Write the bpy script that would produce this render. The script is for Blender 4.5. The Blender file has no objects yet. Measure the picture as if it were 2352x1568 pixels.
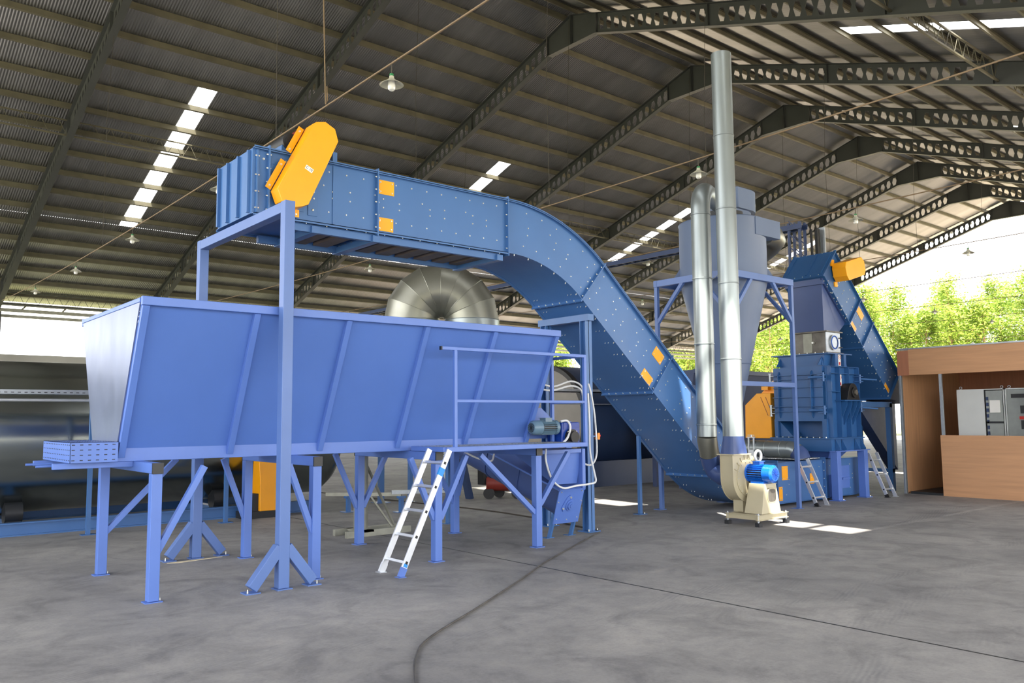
import bpy, bmesh, math, random
from mathutils import Vector, Matrix
random.seed(7)
C = bpy.context.scene.collection
PI = math.pi
sin, cos, rad = math.sin, math.cos, math.radians

# ------------------------------------------------------------------ materials
def lin(c):
    return tuple((x/255/12.92 if x/255 <= .04045 else ((x/255+.055)/1.055)**2.4) for x in c)
def newmat(name):
    m = bpy.data.materials.new(name); m.use_nodes = True
    nt = m.node_tree; b = nt.nodes['Principled BSDF']
    return m, nt, b
def N(nt, t, **k):
    n = nt.nodes.new(t)
    for a, v in k.items():
        if a in n.inputs: n.inputs[a].default_value = v
        else: setattr(n, a, v)
    return n
def ramp(nt, stops):
    r = nt.nodes.new('ShaderNodeValToRGB')
    e = r.color_ramp.elements
    while len(e) < len(stops): e.new(.5)
    for i, (p, c) in enumerate(stops):
        e[i].position = p; e[i].color = (*c, 1) if len(c) == 3 else c
    return r
def surf(name, rgb, rough=.45, metal=0., var=.08, scale=3., bump=0., bscale=60., spec=.5, stretch=(1, 1, 1), rvar=.08, coat=0.):
    """painted or metal surface: slight tone drift, roughness drift, fine bump"""
    m, nt, b = newmat(name); L = nt.links.new
    c = lin(rgb)
    tc = N(nt, 'ShaderNodeTexCoord'); mp = N(nt, 'ShaderNodeMapping'); mp.inputs['Scale'].default_value = stretch
    L(tc.outputs['Object'], mp.inputs['Vector'])
    n1 = N(nt, 'ShaderNodeTexNoise', Scale=scale, Detail=5.); L(mp.outputs[0], n1.inputs['Vector'])
    r = ramp(nt, [(.3, tuple(x*(1-var) for x in c)), (.7, tuple(min(1, x*(1+var)) for x in c))])
    L(n1.outputs['Fac'], r.inputs[0]); L(r.outputs[0], b.inputs['Base Color'])
    b.inputs['Metallic'].default_value = metal
    mr = N(nt, 'ShaderNodeMapRange'); mr.inputs['To Min'].default_value = max(.02, rough-rvar); mr.inputs['To Max'].default_value = min(1, rough+rvar)
    n2 = N(nt, 'ShaderNodeTexNoise', Scale=scale*2.7, Detail=4.); L(mp.outputs[0], n2.inputs['Vector'])
    L(n2.outputs['Fac'], mr.inputs['Value']); L(mr.outputs[0], b.inputs['Roughness'])
    b.inputs['Specular IOR Level'].default_value = spec
    if coat: b.inputs['Coat Weight'].default_value = coat; b.inputs['Coat Roughness'].default_value = .15
    if bump:
        n3 = N(nt, 'ShaderNodeTexNoise', Scale=bscale, Detail=3.); L(tc.outputs['Object'], n3.inputs['Vector'])
        bp = N(nt, 'ShaderNodeBump', Strength=bump, Distance=.01); L(n3.outputs['Fac'], bp.inputs['Height']); L(bp.outputs[0], b.inputs['Normal'])
    return m
M = {}
M['hop'] = surf('periwinkle_paint', (78, 112, 186), .42, var=.05, scale=1.3)
M['frame'] = surf('periwinkle_frame_paint', (86, 118, 192), .4, var=.05, scale=2)
M['portal'] = surf('portal_paint', (86, 114, 172), .4, var=.05, scale=2)
M['conv'] = surf('steel_blue_paint', (66, 108, 164), .4, var=.06, scale=1.6)
M['conv2'] = surf('steel_blue_paint_deep', (48, 92, 144), .4, var=.06, scale=1.6)
M['crush'] = surf('machine_blue_paint', (42, 90, 146), .38, var=.06, scale=2)
M['chute'] = surf('violet_blue_paint', (58, 78, 128), .42, var=.05, scale=2)
M['cyc'] = surf('lavender_blue_paint', (96, 112, 142), .5, var=.06, scale=1.2)
M['endp'] = surf('pale_metallic_sheet', (124, 134, 160), .36, metal=.7, var=.1, scale=1.1, rvar=.1, stretch=(1, 1, .5))
M['yel'] = surf('guard_yellow_paint', (250, 168, 20), .35, var=.04)
M['beige'] = surf('beige_paint', (178, 169, 142), .42, var=.04)
M['mblue'] = surf('motor_blue_paint', (18, 96, 196), .28, var=.05, coat=.3)
M['gblue'] = surf('gearbox_blue_paint', (14, 58, 150), .35, var=.1, scale=9)
M['mgrey'] = surf('motor_grey_paint', (92, 120, 140), .35, var=.05)
M['red'] = surf('dull_red_paint', (120, 40, 30), .45)
M['galv'] = surf('galvanised_duct_steel', (150, 158, 160), .38, metal=.7, var=.12, scale=1.4, rvar=.1, stretch=(1, 1, .25))
M['galvd'] = surf('aged_duct_steel', (150, 150, 140), .4, metal=.85, var=.12, scale=1.6, rvar=.08)
M['zinc'] = surf('zinc_plate', (176, 182, 188), .42, metal=.8, var=.1, scale=12)
M['alu'] = surf('aluminium', (216, 220, 226), .38, metal=.7, var=.06, scale=6)
M['bolt'] = surf('bolt_steel', (214, 214, 206), .3, metal=.6, var=.1, scale=30)
M['drum'] = surf('brushed_drum_steel', (160, 168, 168), .2, metal=1., var=.08, scale=.7, rvar=.05, stretch=(1, .5, .5))
M['disc'] = surf('grey_end_sheet', (126, 122, 116), .5, metal=.2, var=.06)
M['drumb'] = surf('dark_blue_drum_paint', (44, 62, 96), .34, var=.1, scale=1.5)
M['dkblue'] = surf('navy_paint', (40, 58, 98), .5, var=.06)
M['raw'] = surf('mill_scale_steel', (110, 106, 100), .5, metal=.6, var=.3, scale=5)
M['steel'] = surf('roof_steel_paint', (54, 56, 54), .6, var=.12, scale=1.5)
M['purl'] = surf('purlin_steel', (86, 82, 66), .65, var=.2, scale=2.2, metal=.2)
M['black'] = surf('black_rubber', (24, 24, 26), .5, var=.1)
M['cap'] = surf('black_plastic_cap', (30, 32, 36), .4)
M['wht'] = surf('white_conduit', (214, 216, 218), .4, var=.04)
M['label'] = surf('white_sticker', (236, 236, 232), .5, var=.02)
M['ink'] = surf('black_ink', (30, 30, 32), .6)
M['inkred'] = surf('red_ink', (190, 40, 36), .6)
M['inkblue'] = surf('blue_ink', (30, 80, 170), .6)
M['org'] = surf('orange_plastic', (250, 140, 20), .4)
M['estop'] = surf('red_button', (220, 40, 24), .35)
M['cab'] = surf('cabinet_grey_paint', (206, 210, 210), .45, var=.03)
M['cabin'] = surf('cabinet_inside', (150, 156, 154), .5, var=.06, scale=8)
M['dark'] = surf('dark_equipment', (34, 36, 40), .5)
M['brownwood'] = surf('brown_plate', (104, 92, 82), .6, var=.2, scale=4)
M['card'] = surf('wood_strip', (206, 192, 160), .8)
M['conc'] = surf('pale_concrete', (170, 168, 160), .85, var=.1, scale=.8, bump=.2)
M['cyan'] = surf('cyan_tape', (40, 140, 220), .5)
M['shade'] = surf('lamp_shade_green', (186, 184, 166), .4, var=.06)
M['green'] = surf('lamp_green_fitting', (30, 120, 66), .45)
M['rope'] = surf('brown_cable', (128, 108, 84), .7)
M['wire'] = surf('thin_dark_wire', (62, 56, 48), .6)
M['bark'] = surf('bark', (150, 120, 92), .85, var=.25, scale=6)
M['brass'] = surf('worn_aluminium_post', (152, 152, 140), .5, metal=.4, var=.15, scale=5)

def plywood(name, rgb, grain_axis=2):
    m, nt, b = newmat(name); L = nt.links.new; c = lin(rgb)
    tc = N(nt, 'ShaderNodeTexCoord'); mp = N(nt, 'ShaderNodeMapping')
    s = [14, 14, 14]; s[grain_axis] = .8; mp.inputs['Scale'].default_value = s
    L(tc.outputs['Object'], mp.inputs['Vector'])
    n = N(nt, 'ShaderNodeTexNoise', Scale=1.4, Detail=6.); L(mp.outputs[0], n.inputs['Vector'])
    r = ramp(nt, [(.25, tuple(x*.86 for x in c)), (.75, tuple(min(1, x*1.1) for x in c))])
    L(n.outputs['Fac'], r.inputs[0]); L(r.outputs[0], b.inputs['Base Color']); b.inputs['Roughness'].default_value = .55
    return m
M['ply'] = plywood('tan_plywood', (184, 138, 100))
M['plyh'] = plywood('tan_plywood_level', (188, 142, 104), 1)
M['plyr'] = plywood('reddish_plywood', (164, 108, 80))

def leafmat():
    m, nt, b = newmat('young_leaves'); L = nt.links.new
    oi = N(nt, 'ShaderNodeObjectInfo'); g = N(nt, 'ShaderNodeNewGeometry')
    r = ramp(nt, [(0, lin((92, 118, 38))), (.5, lin((128, 154, 56))), (1, lin((176, 188, 92)))])
    L(g.outputs['Random Per Island'], r.inputs[0]); L(r.outputs[0], b.inputs['Base Color'])
    b.inputs['Roughness'].default_value = .55
    t = N(nt, 'ShaderNodeBsdfTranslucent'); L(r.outputs[0], t.inputs['Color'])
    mx = N(nt, 'ShaderNodeMixShader', Fac=.45); L(b.outputs[0], mx.inputs[1]); L(t.outputs[0], mx.inputs[2])
    L(mx.outputs[0], nt.nodes['Material Output'].inputs['Surface'])
    return m
M['leaf'] = leafmat()

def floormat():
    m, nt, b = newmat('worn_concrete_floor'); L = nt.links.new
    tc = N(nt, 'ShaderNodeTexCoord')
    rot = N(nt, 'ShaderNodeMapping'); rot.inputs['Rotation'].default_value = (0, 0, rad(40)); rot.inputs['Scale'].default_value = (.45, 1.6, 1)
    L(tc.outputs['Object'], rot.inputs['Vector'])
    a = N(nt, 'ShaderNodeTexNoise', Scale=.35, Detail=4., Roughness=.55); L(tc.outputs['Object'], a.inputs['Vector'])
    c2 = N(nt, 'ShaderNodeTexNoise', Scale=1.5, Detail=8., Roughness=.68, Distortion=.6); L(tc.outputs['Object'], c2.inputs['Vector'])
    d = N(nt, 'ShaderNodeTexNoise', Scale=6., Detail=8., Roughness=.7); L(tc.outputs['Object'], d.inputs['Vector'])
    e = N(nt, 'ShaderNodeTexNoise', Scale=38., Detail=4., Roughness=.7); L(tc.outputs['Object'], e.inputs['Vector'])
    r1 = ramp(nt, [(.3, lin((132, 130, 130))), (.68, lin((164, 161, 157)))]); L(a.outputs['Fac'], r1.inputs[0])
    r2 = ramp(nt, [(.36, (.5, .5, .53)), (.52, (.92, .92, .93)), (.7, (1.08, 1.07, 1.05))]); L(c2.outputs['Fac'], r2.inputs[0])
    r3 = ramp(nt, [(.3, (.72, .72, .74)), (.55, (1, 1, 1)), (.75, (1.1, 1.1, 1.08))]); L(d.outputs['Fac'], r3.inputs[0])
    r4 = ramp(nt, [(.25, (.8, .8, .8)), (.5, (1, 1, 1)), (.8, (1.08, 1.08, 1.08))]); L(e.outputs['Fac'], r4.inputs[0])
    x = r1.outputs[0]
    for rr, f in ((r2, .62), (r3, .75), (r4, .75)):
        mm = N(nt, 'ShaderNodeMixRGB', blend_type='MULTIPLY', Fac=f); L(x, mm.inputs[1]); L(rr.outputs[0], mm.inputs[2]); x = mm.outputs[0]
    # tyre tread smears: fine bands broken up by big noise
    w = N(nt, 'ShaderNodeTexWave', Scale=7., Distortion=5., Detail=2.); w.inputs['Detail Scale'].default_value = .6; L(rot.outputs[0], w.inputs['Vector'])
    k = N(nt, 'ShaderNodeTexNoise', Scale=.8, Detail=3., Distortion=1.2); L(rot.outputs[0], k.inputs['Vector'])
    kr = ramp(nt, [(.57, (0, 0, 0)), (.68, (1, 1, 1))]); L(k.outputs['Fac'], kr.inputs[0])
    wm = N(nt, 'ShaderNodeMath', operation='MULTIPLY'); L(w.outputs['Fac'], wm.inputs[0]); L(kr.outputs[0], wm.inputs[1])
    wk = N(nt, 'ShaderNodeMath', operation='MULTIPLY'); wk.inputs[1].default_value = .28; L(wm.outputs[0], wk.inputs[0])
    mm = N(nt, 'ShaderNodeMixRGB', blend_type='MIX'); L(wk.outputs[0], mm.inputs['Fac']); L(x, mm.inputs[1]); mm.inputs[2].default_value = (*lin((88, 90, 98)), 1)
    L(mm.outputs[0], b.inputs['Base Color'])
    rr = ramp(nt, [(.3, (.62,)*3), (.7, (.8,)*3)]); L(d.outputs['Fac'], rr.inputs[0]); L(rr.outputs[0], b.inputs['Roughness'])
    bp = N(nt, 'ShaderNodeBump', Strength=.25, Distance=.01); L(d.outputs['Fac'], bp.inputs['Height']); L(bp.outputs[0], b.inputs['Normal'])
    b.inputs['Specular IOR Level'].default_value = .35
    return m
M['floor'] = floormat()

def roofmat():
    m, nt, b = newmat('corrugated_roof_steel'); L = nt.links.new
    tc = N(nt, 'ShaderNodeTexCoord'); mp = N(nt, 'ShaderNodeMapping'); mp.inputs['Scale'].default_value = (1.2, .1, .1); L(tc.outputs['Object'], mp.inputs['Vector'])
    n = N(nt, 'ShaderNodeTexNoise', Scale=1., Detail=5.); L(mp.outputs[0], n.inputs['Vector'])
    c = lin((140, 139, 138))
    r = ramp(nt, [(.3, tuple(x*.82 for x in c)), (.7, tuple(x*1.12 for x in c))]); L(n.outputs['Fac'], r.inputs[0])
    L(r.outputs[0], b.inputs['Base Color']); b.inputs['Metallic'].default_value = .95; b.inputs['Roughness'].default_value = .42
    return m
M['roof'] = roofmat()

def skymat():
    m, nt, b = newmat('clear_corrugated_sheet'); L = nt.links.new
    t = N(nt, 'ShaderNodeBsdfTranslucent', Color=(.95, .97, 1, 1)); p = N(nt, 'ShaderNodeBsdfTransparent', Color=(.98, .98, .96, 1))
    mx = N(nt, 'ShaderNodeMixShader', Fac=.6); L(t.outputs[0], mx.inputs[1]); L(p.outputs[0], mx.inputs[2])
    L(mx.outputs[0], nt.nodes['Material Output'].inputs['Surface']); nt.nodes.remove(b)
    return m
M['clear'] = skymat()

def glassmat():
    m, nt, b = newmat('lamp_glass'); b.inputs['Base Color'].default_value = (.92, .92, .88, 1); b.inputs['Roughness'].default_value = .25
    b.inputs['Transmission Weight'].default_value = .35
    return m
M['glass'] = glassmat()

def grassmat():
    m, nt, b = newmat('grass_ground'); L = nt.links.new
    tc = N(nt, 'ShaderNodeTexCoord'); n = N(nt, 'ShaderNodeTexNoise', Scale=.6, Detail=8.); L(tc.outputs['Object'], n.inputs['Vector'])
    r = ramp(nt, [(.3, lin((96, 100, 62))), (.55, lin((124, 124, 86))), (.75, lin((140, 132, 104)))]); L(n.outputs['Fac'], r.inputs[0])
    L(r.outputs[0], b.inputs['Base Color']); b.inputs['Roughness'].default_value = .9
    return m
M['grass'] = grassmat()
M['low_bounce'] = surf('low_bounce_ground', (118, 113, 104), .9, var=.1, scale=.5)  # dark tone that keeps bounce off the near roof
M['bounce'] = surf('pale_bounce_ground', (226, 208, 182), .85, var=.08, scale=.5)  # pale warm tone for ground that bounces sun up to the roof

def gratemat():
    m, nt, b = newmat('zinc_grating'); L = nt.links.new
    tc = N(nt, 'ShaderNodeTexCoord'); v = N(nt, 'ShaderNodeTexVoronoi', Scale=34.); L(tc.outputs['Object'], v.inputs['Vector'])
    r = ramp(nt, [(.25, lin((224, 226, 222))), (.6, lin((130, 134, 136)))]); L(v.outputs['Distance'], r.inputs[0]); L(r.outputs[0], b.inputs['Base Color'])
    b.inputs['Metallic'].default_value = .1; b.inputs['Roughness'].default_value = .6
    return m
M['grate'] = gratemat()

# ------------------------------------------------------------------ mesh builder
class MB:
    def __init__(s): s.v = []; s.f = []; s.m = []
    def add(s, vs, fs, m=0):
        o = len(s.v); s.v += [tuple(v) for v in vs]
        for f in fs: s.f.append(tuple(i+o for i in f)); s.m.append(m)
    def box(s, x0, x1, y0, y1, z0, z1, m=0):
        s.add([(x, y, z) for x in (x0, x1) for y in (y0, y1) for z in (z0, z1)],
              [(0, 1, 3, 2), (4, 6, 7, 5), (0, 4, 5, 1), (2, 3, 7, 6), (0, 2, 6, 4), (1, 5, 7, 3)], m); return s
    def bar(s, p, q, w, h=None, m=0, up=(0, 0, 1)):
        h = h or w; p = Vector(p); q = Vector(q); d = (q-p).normalized(); up = Vector(up)
        if abs(d.dot(up)) > .98: up = Vector((0, 1, 0))
        a = d.cross(up).normalized()*w/2; b = a.cross(d).normalized()*h/2
        s.add([p-a-b, p-a+b, p+a+b, p+a-b, q-a-b, q-a+b, q+a+b, q+a-b],
              [(0, 1, 2, 3), (7, 6, 5, 4), (0, 4, 5, 1), (1, 5, 6, 2), (2, 6, 7, 3), (3, 7, 4, 0)], m); return s
    def prism(s, poly, ax, a, b, m=0):
        """poly in the plane normal to ax (x: (y,z), y: (x,z), z: (x,y)), extruded from a to b"""
        def P(u, w, t): return {'x': (t, u, w), 'y': (u, t, w), 'z': (u, w, t)}[ax]
        n = len(poly); ar = sum(poly[i][0]*poly[(i+1) % n][1]-poly[(i+1) % n][0]*poly[i][1] for i in range(n))
        if (ar > 0) == (ax == 'y'): poly = poly[::-1]
        if a > b: a, b = b, a
        s.add([P(u, w, a) for u, w in poly]+[P(u, w, b) for u, w in poly],
              [tuple(range(n))[::-1], tuple(range(n, 2*n))]+[(i, (i+1) % n, n+(i+1) % n, n+i) for i in range(n)], m); return s
    def cyl(s, p, q, r, r2=None, n=20, m=0, cap=True):
        p = Vector(p); q = Vector(q); r2 = r if r2 is None else r2; d = (q-p).normalized()
        u = d.orthogonal().normalized(); w = d.cross(u)
        vs = [p+(u*cos(2*PI*i/n)+w*sin(2*PI*i/n))*r for i in range(n)]+[q+(u*cos(2*PI*i/n)+w*sin(2*PI*i/n))*r2 for i in range(n)]
        fs = [(i, (i+1) % n, n+(i+1) % n, n+i) for i in range(n)]
        if cap: fs += [tuple(range(n))[::-1], tuple(range(n, 2*n))]
        s.add(vs, fs, m); return s
    def tube(s, pts, r, n=10, m=0, cap=True, close=False):
        pts = [Vector(p) for p in pts]; k = len(pts); rs = r if isinstance(r, (list, tuple)) else [r]*k
        rings = []; u = None
        for i, p in enumerate(pts):
            a = pts[(i-1) % k] if (i > 0 or close) else p; b = pts[(i+1) % k] if (i < k-1 or close) else p
            d = (b-a).normalized()
            u = d.orthogonal().normalized() if u is None else (u-d*u.dot(d)).normalized()
            w = d.cross(u)
            sc = 1.
            rings.append([p+(u*cos(2*PI*j/n)+w*sin(2*PI*j/n))*rs[i] for j in range(n)])
        fs = []
        for i in range(k if close else k-1):
            for j in range(n):
                fs.append((i*n+j, i*n+(j+1) % n, ((i+1) % k)*n+(j+1) % n, ((i+1) % k)*n+j))
        if cap and not close: fs += [tuple(range(n))[::-1], tuple(range((k-1)*n, k*n))]
        s.add([v for g in rings for v in g], fs, m); return s
    def lathe(s, prof, c, n=24, m=0, ax='z'):
        k = len(prof); vs = []
        for r, z in prof:
            for j in range(n):
                a, b = r*cos(2*PI*j/n), r*sin(2*PI*j/n)
                vs.append({'z': (c[0]+a, c[1]+b, c[2]+z), 'y': (c[0]+b, c[1]+z, c[2]+a), 'x': (c[0]+z, c[1]+a, c[2]+b)}[ax])
        fs = [(i*n+j, i*n+(j+1) % n, (i+1)*n+(j+1) % n, (i+1)*n+j) for i in range(k-1) for j in range(n)]
        s.add(vs, fs, m); return s
    def bolt(s, p, d, r=.012, h=.012, m=1, n=8):
        p = Vector(p); d = Vector(d).normalized(); s.cyl(p-d*.004, p+d*h, r, r*.7, n, m); return s
    def build(s, name, mats, parent=None, smooth=40, bevel=0):
        if not isinstance(mats, (list, tuple)): mats = [mats]
        off = Vector(ORG.get(parent.name, (0, 0, 0))) if parent else Vector((0, 0, 0))
        me = bpy.data.meshes.new(name)
        me.from_pydata([tuple(Vector(v)-off) for v in s.v], [], s.f)
        for mt in mats: me.materials.append(mt)
        me.polygons.foreach_set('material_index', s.m)
        me.validate(); me.update()
        if smooth:
            me.shade_smooth(); me.set_sharp_from_angle(angle=rad(smooth))
        o = bpy.data.objects.new(name, me); C.objects.link(o)
        if parent: o.parent = parent; ORG[o.name] = tuple(off)
        if bevel:
            b = o.modifiers.new('edge', 'BEVEL'); b.width = bevel; b.segments = 2; b.limit_method = 'ANGLE'; b.angle_limit = rad(50); b.harden_normals = True
        return o
ORG = {}
def thing(name, label, cat, loc=(0, 0, 0), group=None):
    o = bpy.data.objects.new(name, None); C.objects.link(o); o.location = loc; o.empty_display_size = .2
    o['label'] = label; o['category'] = cat
    if group: o['group'] = group
    ORG[o.name] = tuple(loc); return o
def tag(o, label, cat, group=None):
    o['label'] = label; o['category'] = cat
    if group: o['group'] = group
    return o
def struct(mb, name, mats, **k):
    o = mb.build(name, mats, None, **k); o['kind'] = 'structure'; return o
def dup(r, dx, label, group=None):
    """copy of a thing with copies of its parts and their sub-parts"""
    n = r.copy(); C.objects.link(n); n.location = Vector(r.location)+Vector(dx); n['label'] = label
    if group: n['group'] = group
    def rec(a, b):
        for ch in list(a.children):
            c = ch.copy(); C.objects.link(c); c.parent = b; rec(ch, c)
    rec(r, n); return n
def arc(cx, cz, r, a0, a1, n):
    return [(cx+r*cos(rad(a0+(a1-a0)*i/n)), cz+r*sin(rad(a0+(a1-a0)*i/n))) for i in range(n+1)]
def text_part(body, size, loc, rot, mat, parent, name='lettering'):
    cu = bpy.data.curves.new(name, 'FONT'); cu.body = body; cu.size = size; cu.align_x = 'CENTER'; cu.align_y = 'CENTER'; cu.extrude = .0006
    tmp = bpy.data.objects.new('tmp', cu); C.objects.link(tmp); me = bpy.data.meshes.new_from_object(tmp); bpy.data.objects.remove(tmp)
    o = bpy.data.objects.new(name, me); C.objects.link(o); me.materials.clear(); me.materials.append(mat); o.parent = parent
    o.location = Vector(loc)-Vector(ORG.get(parent.name, (0, 0, 0))); o.rotation_euler = rot; return o

# ------------------------------------------------------------------ camera, light, sky
cam = bpy.data.cameras.new('camera'); co = bpy.data.objects.new('camera', cam); C.objects.link(co)
cam.sensor_width = 36; cam.lens = 36*1899/2352; cam.clip_end = 600; cam.clip_start = .05
YAW, PIT, ROL = rad(50.02), rad(5.27), rad(-.496)
f0 = Vector((cos(YAW), sin(YAW), 0)); rt = Vector((sin(YAW), -cos(YAW), 0)); z = Vector((0, 0, 1))
fw = f0*cos(PIT)+z*sin(PIT); up = -f0*sin(PIT)+z*cos(PIT)
r_ = rt*cos(ROL)+up*sin(ROL); u_ = -rt*sin(ROL)+up*cos(ROL)
co.matrix_world = Matrix(((r_.x, u_.x, -fw.x, 0), (r_.y, u_.y, -fw.y, 0), (r_.z, u_.z, -fw.z, 1.7), (0, 0, 0, 1)))
bpy.context.scene.camera = co
sl = bpy.data.lights.new('sun', 'SUN'); so = bpy.data.objects.new('sun', sl); C.objects.link(so)
so.rotation_euler = Vector((2.85, 4.16, -9.3)).to_track_quat('-Z', 'Y').to_euler(); so.location = (-10, -20, 40)
sl.energy = 26; sl.angle = rad(.6); sl.color = (1, .93, .82)
W = bpy.data.worlds.new('sky'); bpy.context.scene.world = W; W.use_nodes = True
nt = W.node_tree; bg = nt.nodes['Background']
tc = N(nt, 'ShaderNodeTexCoord'); sx = N(nt, 'ShaderNodeSeparateXYZ'); nt.links.new(tc.outputs['Generated'], sx.inputs[0])
rr = ramp(nt, [(0, (.5, .49, .47)), (.5, (.96, .96, .95)), (.55, (1, .99, .98)), (1, (.84, .9, 1))])
mr = N(nt, 'ShaderNodeMapRange'); mr.inputs['From Min'].default_value = -1; nt.links.new(sx.outputs['Z'], mr.inputs['Value']); nt.links.new(mr.outputs[0], rr.inputs[0])
nt.links.new(rr.outputs[0], bg.inputs['Color']); bg.inputs['Strength'].default_value = 3.6
vs = bpy.context.scene.view_settings; bpy.context.scene.display_settings.display_device = 'sRGB'
vs.view_transform = 'Standard'; vs.look = 'None'; vs.gamma = 1; vs.use_curve_mapping = False; vs.exposure = 0.5
# ------------------------------------------------------------------ the hall
RX = [17.7+6.07*k for k in range(-4, 7)]          # frames along the hall
YR, YL, SL = 18.0, 40.0, .33                      # ridge line, left eave, roof slope
def zroof(y): return 14.55-SL*abs(y-YR)
struct(MB().box(-16, 56.5, -5.4, 41.6, -.3, 0), 'floor', M['floor'])
struct(MB().box(-120, 180, -160, 160, -.9, -.32), 'ground', M['grass'])
struct(MB().box(-30, 24, -24, -5.4, -.32, -.04), 'ground_low_bounce', M['low_bounce'])  # unseen yard added dark, to hold down bounce on the near roof
struct(MB().box(24, 56.5, -30, -5.4, -.32, -.045), 'ground_bounce_right', M['bounce'])  # unseen pale ground added to bounce sun onto the far roof
struct(MB().box(26, 56.5, 41.6, 58, -.32, -.045), 'ground_bounce_left', M['bounce'])  # unseen pale strip added on the left, also to bounce sunlight upward
struct(MB().box(56.5, 69, -20, 75, -.32, -.06), 'ground_bounce_path', M['bounce'])  # road beyond the gable, widened and paled to bounce light up
# floor saw cut
struct(MB().box(6.435, 6.455, -5.4, 41.6, 0, .0015), 'floor_joint', M['dark'])
# corrugated roof sheets with clear sheets let in
PITCH = .076
def sheet(mb, x0, x1, ya, yb, n=6):
    k = max(1, round((x1-x0)/PITCH)); tot = k*n
    vs = []
    for i in range(tot+1):
        x = x0+(x1-x0)*i/tot; dz = .009*cos(2*PI*i/n)+.012
        vs += [(x, ya, zroof(ya)+dz), (x, yb, zroof(yb)+dz)]
    mb.add(vs, [(2*i, 2*i+1, 2*i+3, 2*i+2) for i in range(tot)])
SKX = [(8.62+12.15*k, 9.22+12.15*k) for k in range(0, 4)]
X0, X1 = -9., 55.0
for side, ybands in (('left', (18.02, 25.3, 34.0, 41.2)), ('right', (17.98, 10.92, 2.0, -5.2))):
    mb = MB(); xs = [X0]+[x for a in SKX for x in a]+[X1]
    sheet(mb, X0, X1, ybands[0], ybands[1]); sheet(mb, X0, X1, ybands[2], ybands[3])
    for i in range(0, len(xs), 2): sheet(mb, xs[i], xs[i+1], ybands[1], ybands[2])
    struct(mb, 'ceiling_'+side, M['roof'], smooth=60)
n = 0
for a in SKX:
    for ya, yb in ((25.3, 34.0), (10.92, 2.0)):
        mb = MB(); sheet(mb, a[0], a[1], ya, yb); n += 1
        struct(mb, 'window_%d' % n, M['clear'], smooth=60)
struct(MB().prism([(17.6, 14.45), (18, 14.6), (18.4, 14.45), (18.4, 14.5), (18, 14.66), (17.6, 14.5)], 'x', X0, X1), 'ceiling_ridge', M['roof'])
# purlins: C sections on the rafters
def purlin(y, s):
    z1 = zroof(y); mb = MB(); d = -SL*s     # local slope dz/dy
    def q(u, w): return (y+u, z1-.16+w+d*u)
    prof = [q(-.032, 0), q(.032, 0), q(.032, .008), q(-.024, .008), q(-.024, .150), q(.032, .150), q(.032, .158), q(-.032, .158)]
    if s < 0: prof = [q(-u, w) for u, w in ((-.032, 0), (.032, 0), (.032, .008), (-.024, .008), (-.024, .150), (.032, .150), (.032, .158), (-.032, .158))]
    mb.prism(prof, 'x', X0, X1); struct(mb, 'purlin_beam', M['purl'], smooth=0)
for s in (1, -1):
    for y in [.28]+[1.4+1.16*i for i in range(19)]: purlin(YR+s*y, s)
# castellated rafters, one mesh shared by every frame
def rafter_mesh():
    mb = MB(); t = .006
    def zb(y): return min(13.4+9*0, 13.75-SL*abs(y-YR)) if abs(y-YR) < 1.06 else 13.75-SL*abs(y-YR)
    def zt(y): return zroof(y)-.165
    for s in (1, -1):
        d = 1.1; end = 22.2
        def web(a, b):
            mb.prism([(YR+s*a, zt(YR+s*a)), (YR+s*b, zt(YR+s*b)), (YR+s*b, zb(YR+s*b)), (YR+s*a, zb(YR+s*a))], 'x', -t, t)
        web(0, d)
        p = .31
        while d < end-.4:
            solid = (9.2 < d < 10.6) or (5.0 < d < 5.35) or (13.6 < d < 14.0) or (17.4 < d < 17.8) or d > 20.6
            if solid: web(d, d+p); d += p; continue
            y0, y1, c = d, d+p, d+p/2
            def zz(y, f): Y = YR+s*y; return zb(Y)+(zt(Y)-zb(Y))*f
            a, bq = .115, .06
            hi = [(y0, .5), (c-a, .5), (c-bq, .8), (c+bq, .8), (c+a, .5), (y1, .5), (y1, 1), (y0, 1)]
            lo = [(y0, .5), (c-a, .5), (c-bq, .2), (c+bq, .2), (c+a, .5), (y1, .5), (y1, 0), (y0, 0)]
            for poly in (hi, lo): mb.prism([(YR+s*y, zz(y, f)) for y, f in poly], 'x', -t, t)
            d += p
        web(d, end)
        mb.bar((0, YR, zt(YR)), (0, YR+s*end, zt(YR+s*end)), .2, .014)
        mb.bar((0, YR+s*1.06, zb(YR+s*1.07)), (0, YR+s*end, zb(YR+s*end)), .2, .016)
        for q in (.02, 1.1, 5.2, 9.9, 17.6, 21.0):
            Y = YR+s*q; mb.box(-.09, .09, Y-.006, Y+.006, zb(Y), zt(Y))
    mb.box(-.1, .1, YR-1.07, YR+1.07, 13.392, 13.408)
    return mb
r0 = struct(rafter_mesh(), 'roof_beam', M['steel'], smooth=0); r0.location.x = RX[0]
for x in RX[1:]:
    c = r0.copy(); C.objects.link(c); c.location.x = x
# columns
def col_mesh(y):
    mb = MB(); mb.box(-.1, .1, y-.17, y-.155, 0, 6.3).box(-.1, .1, y+.155, y+.17, 0, 6.3).box(-.005, .005, y-.16, y+.16, 0, 6.3)
    mb.box(-.2, .2, y-.25, y+.25, 0, .025); return mb
for y in (YL, -4.0):
    c0 = struct(col_mesh(y), 'column', M['steel'], smooth=0); c0.location.x = RX[0]
    for x in RX[1:]:
        c = c0.copy(); C.objects.link(c); c.location.x = x
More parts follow.
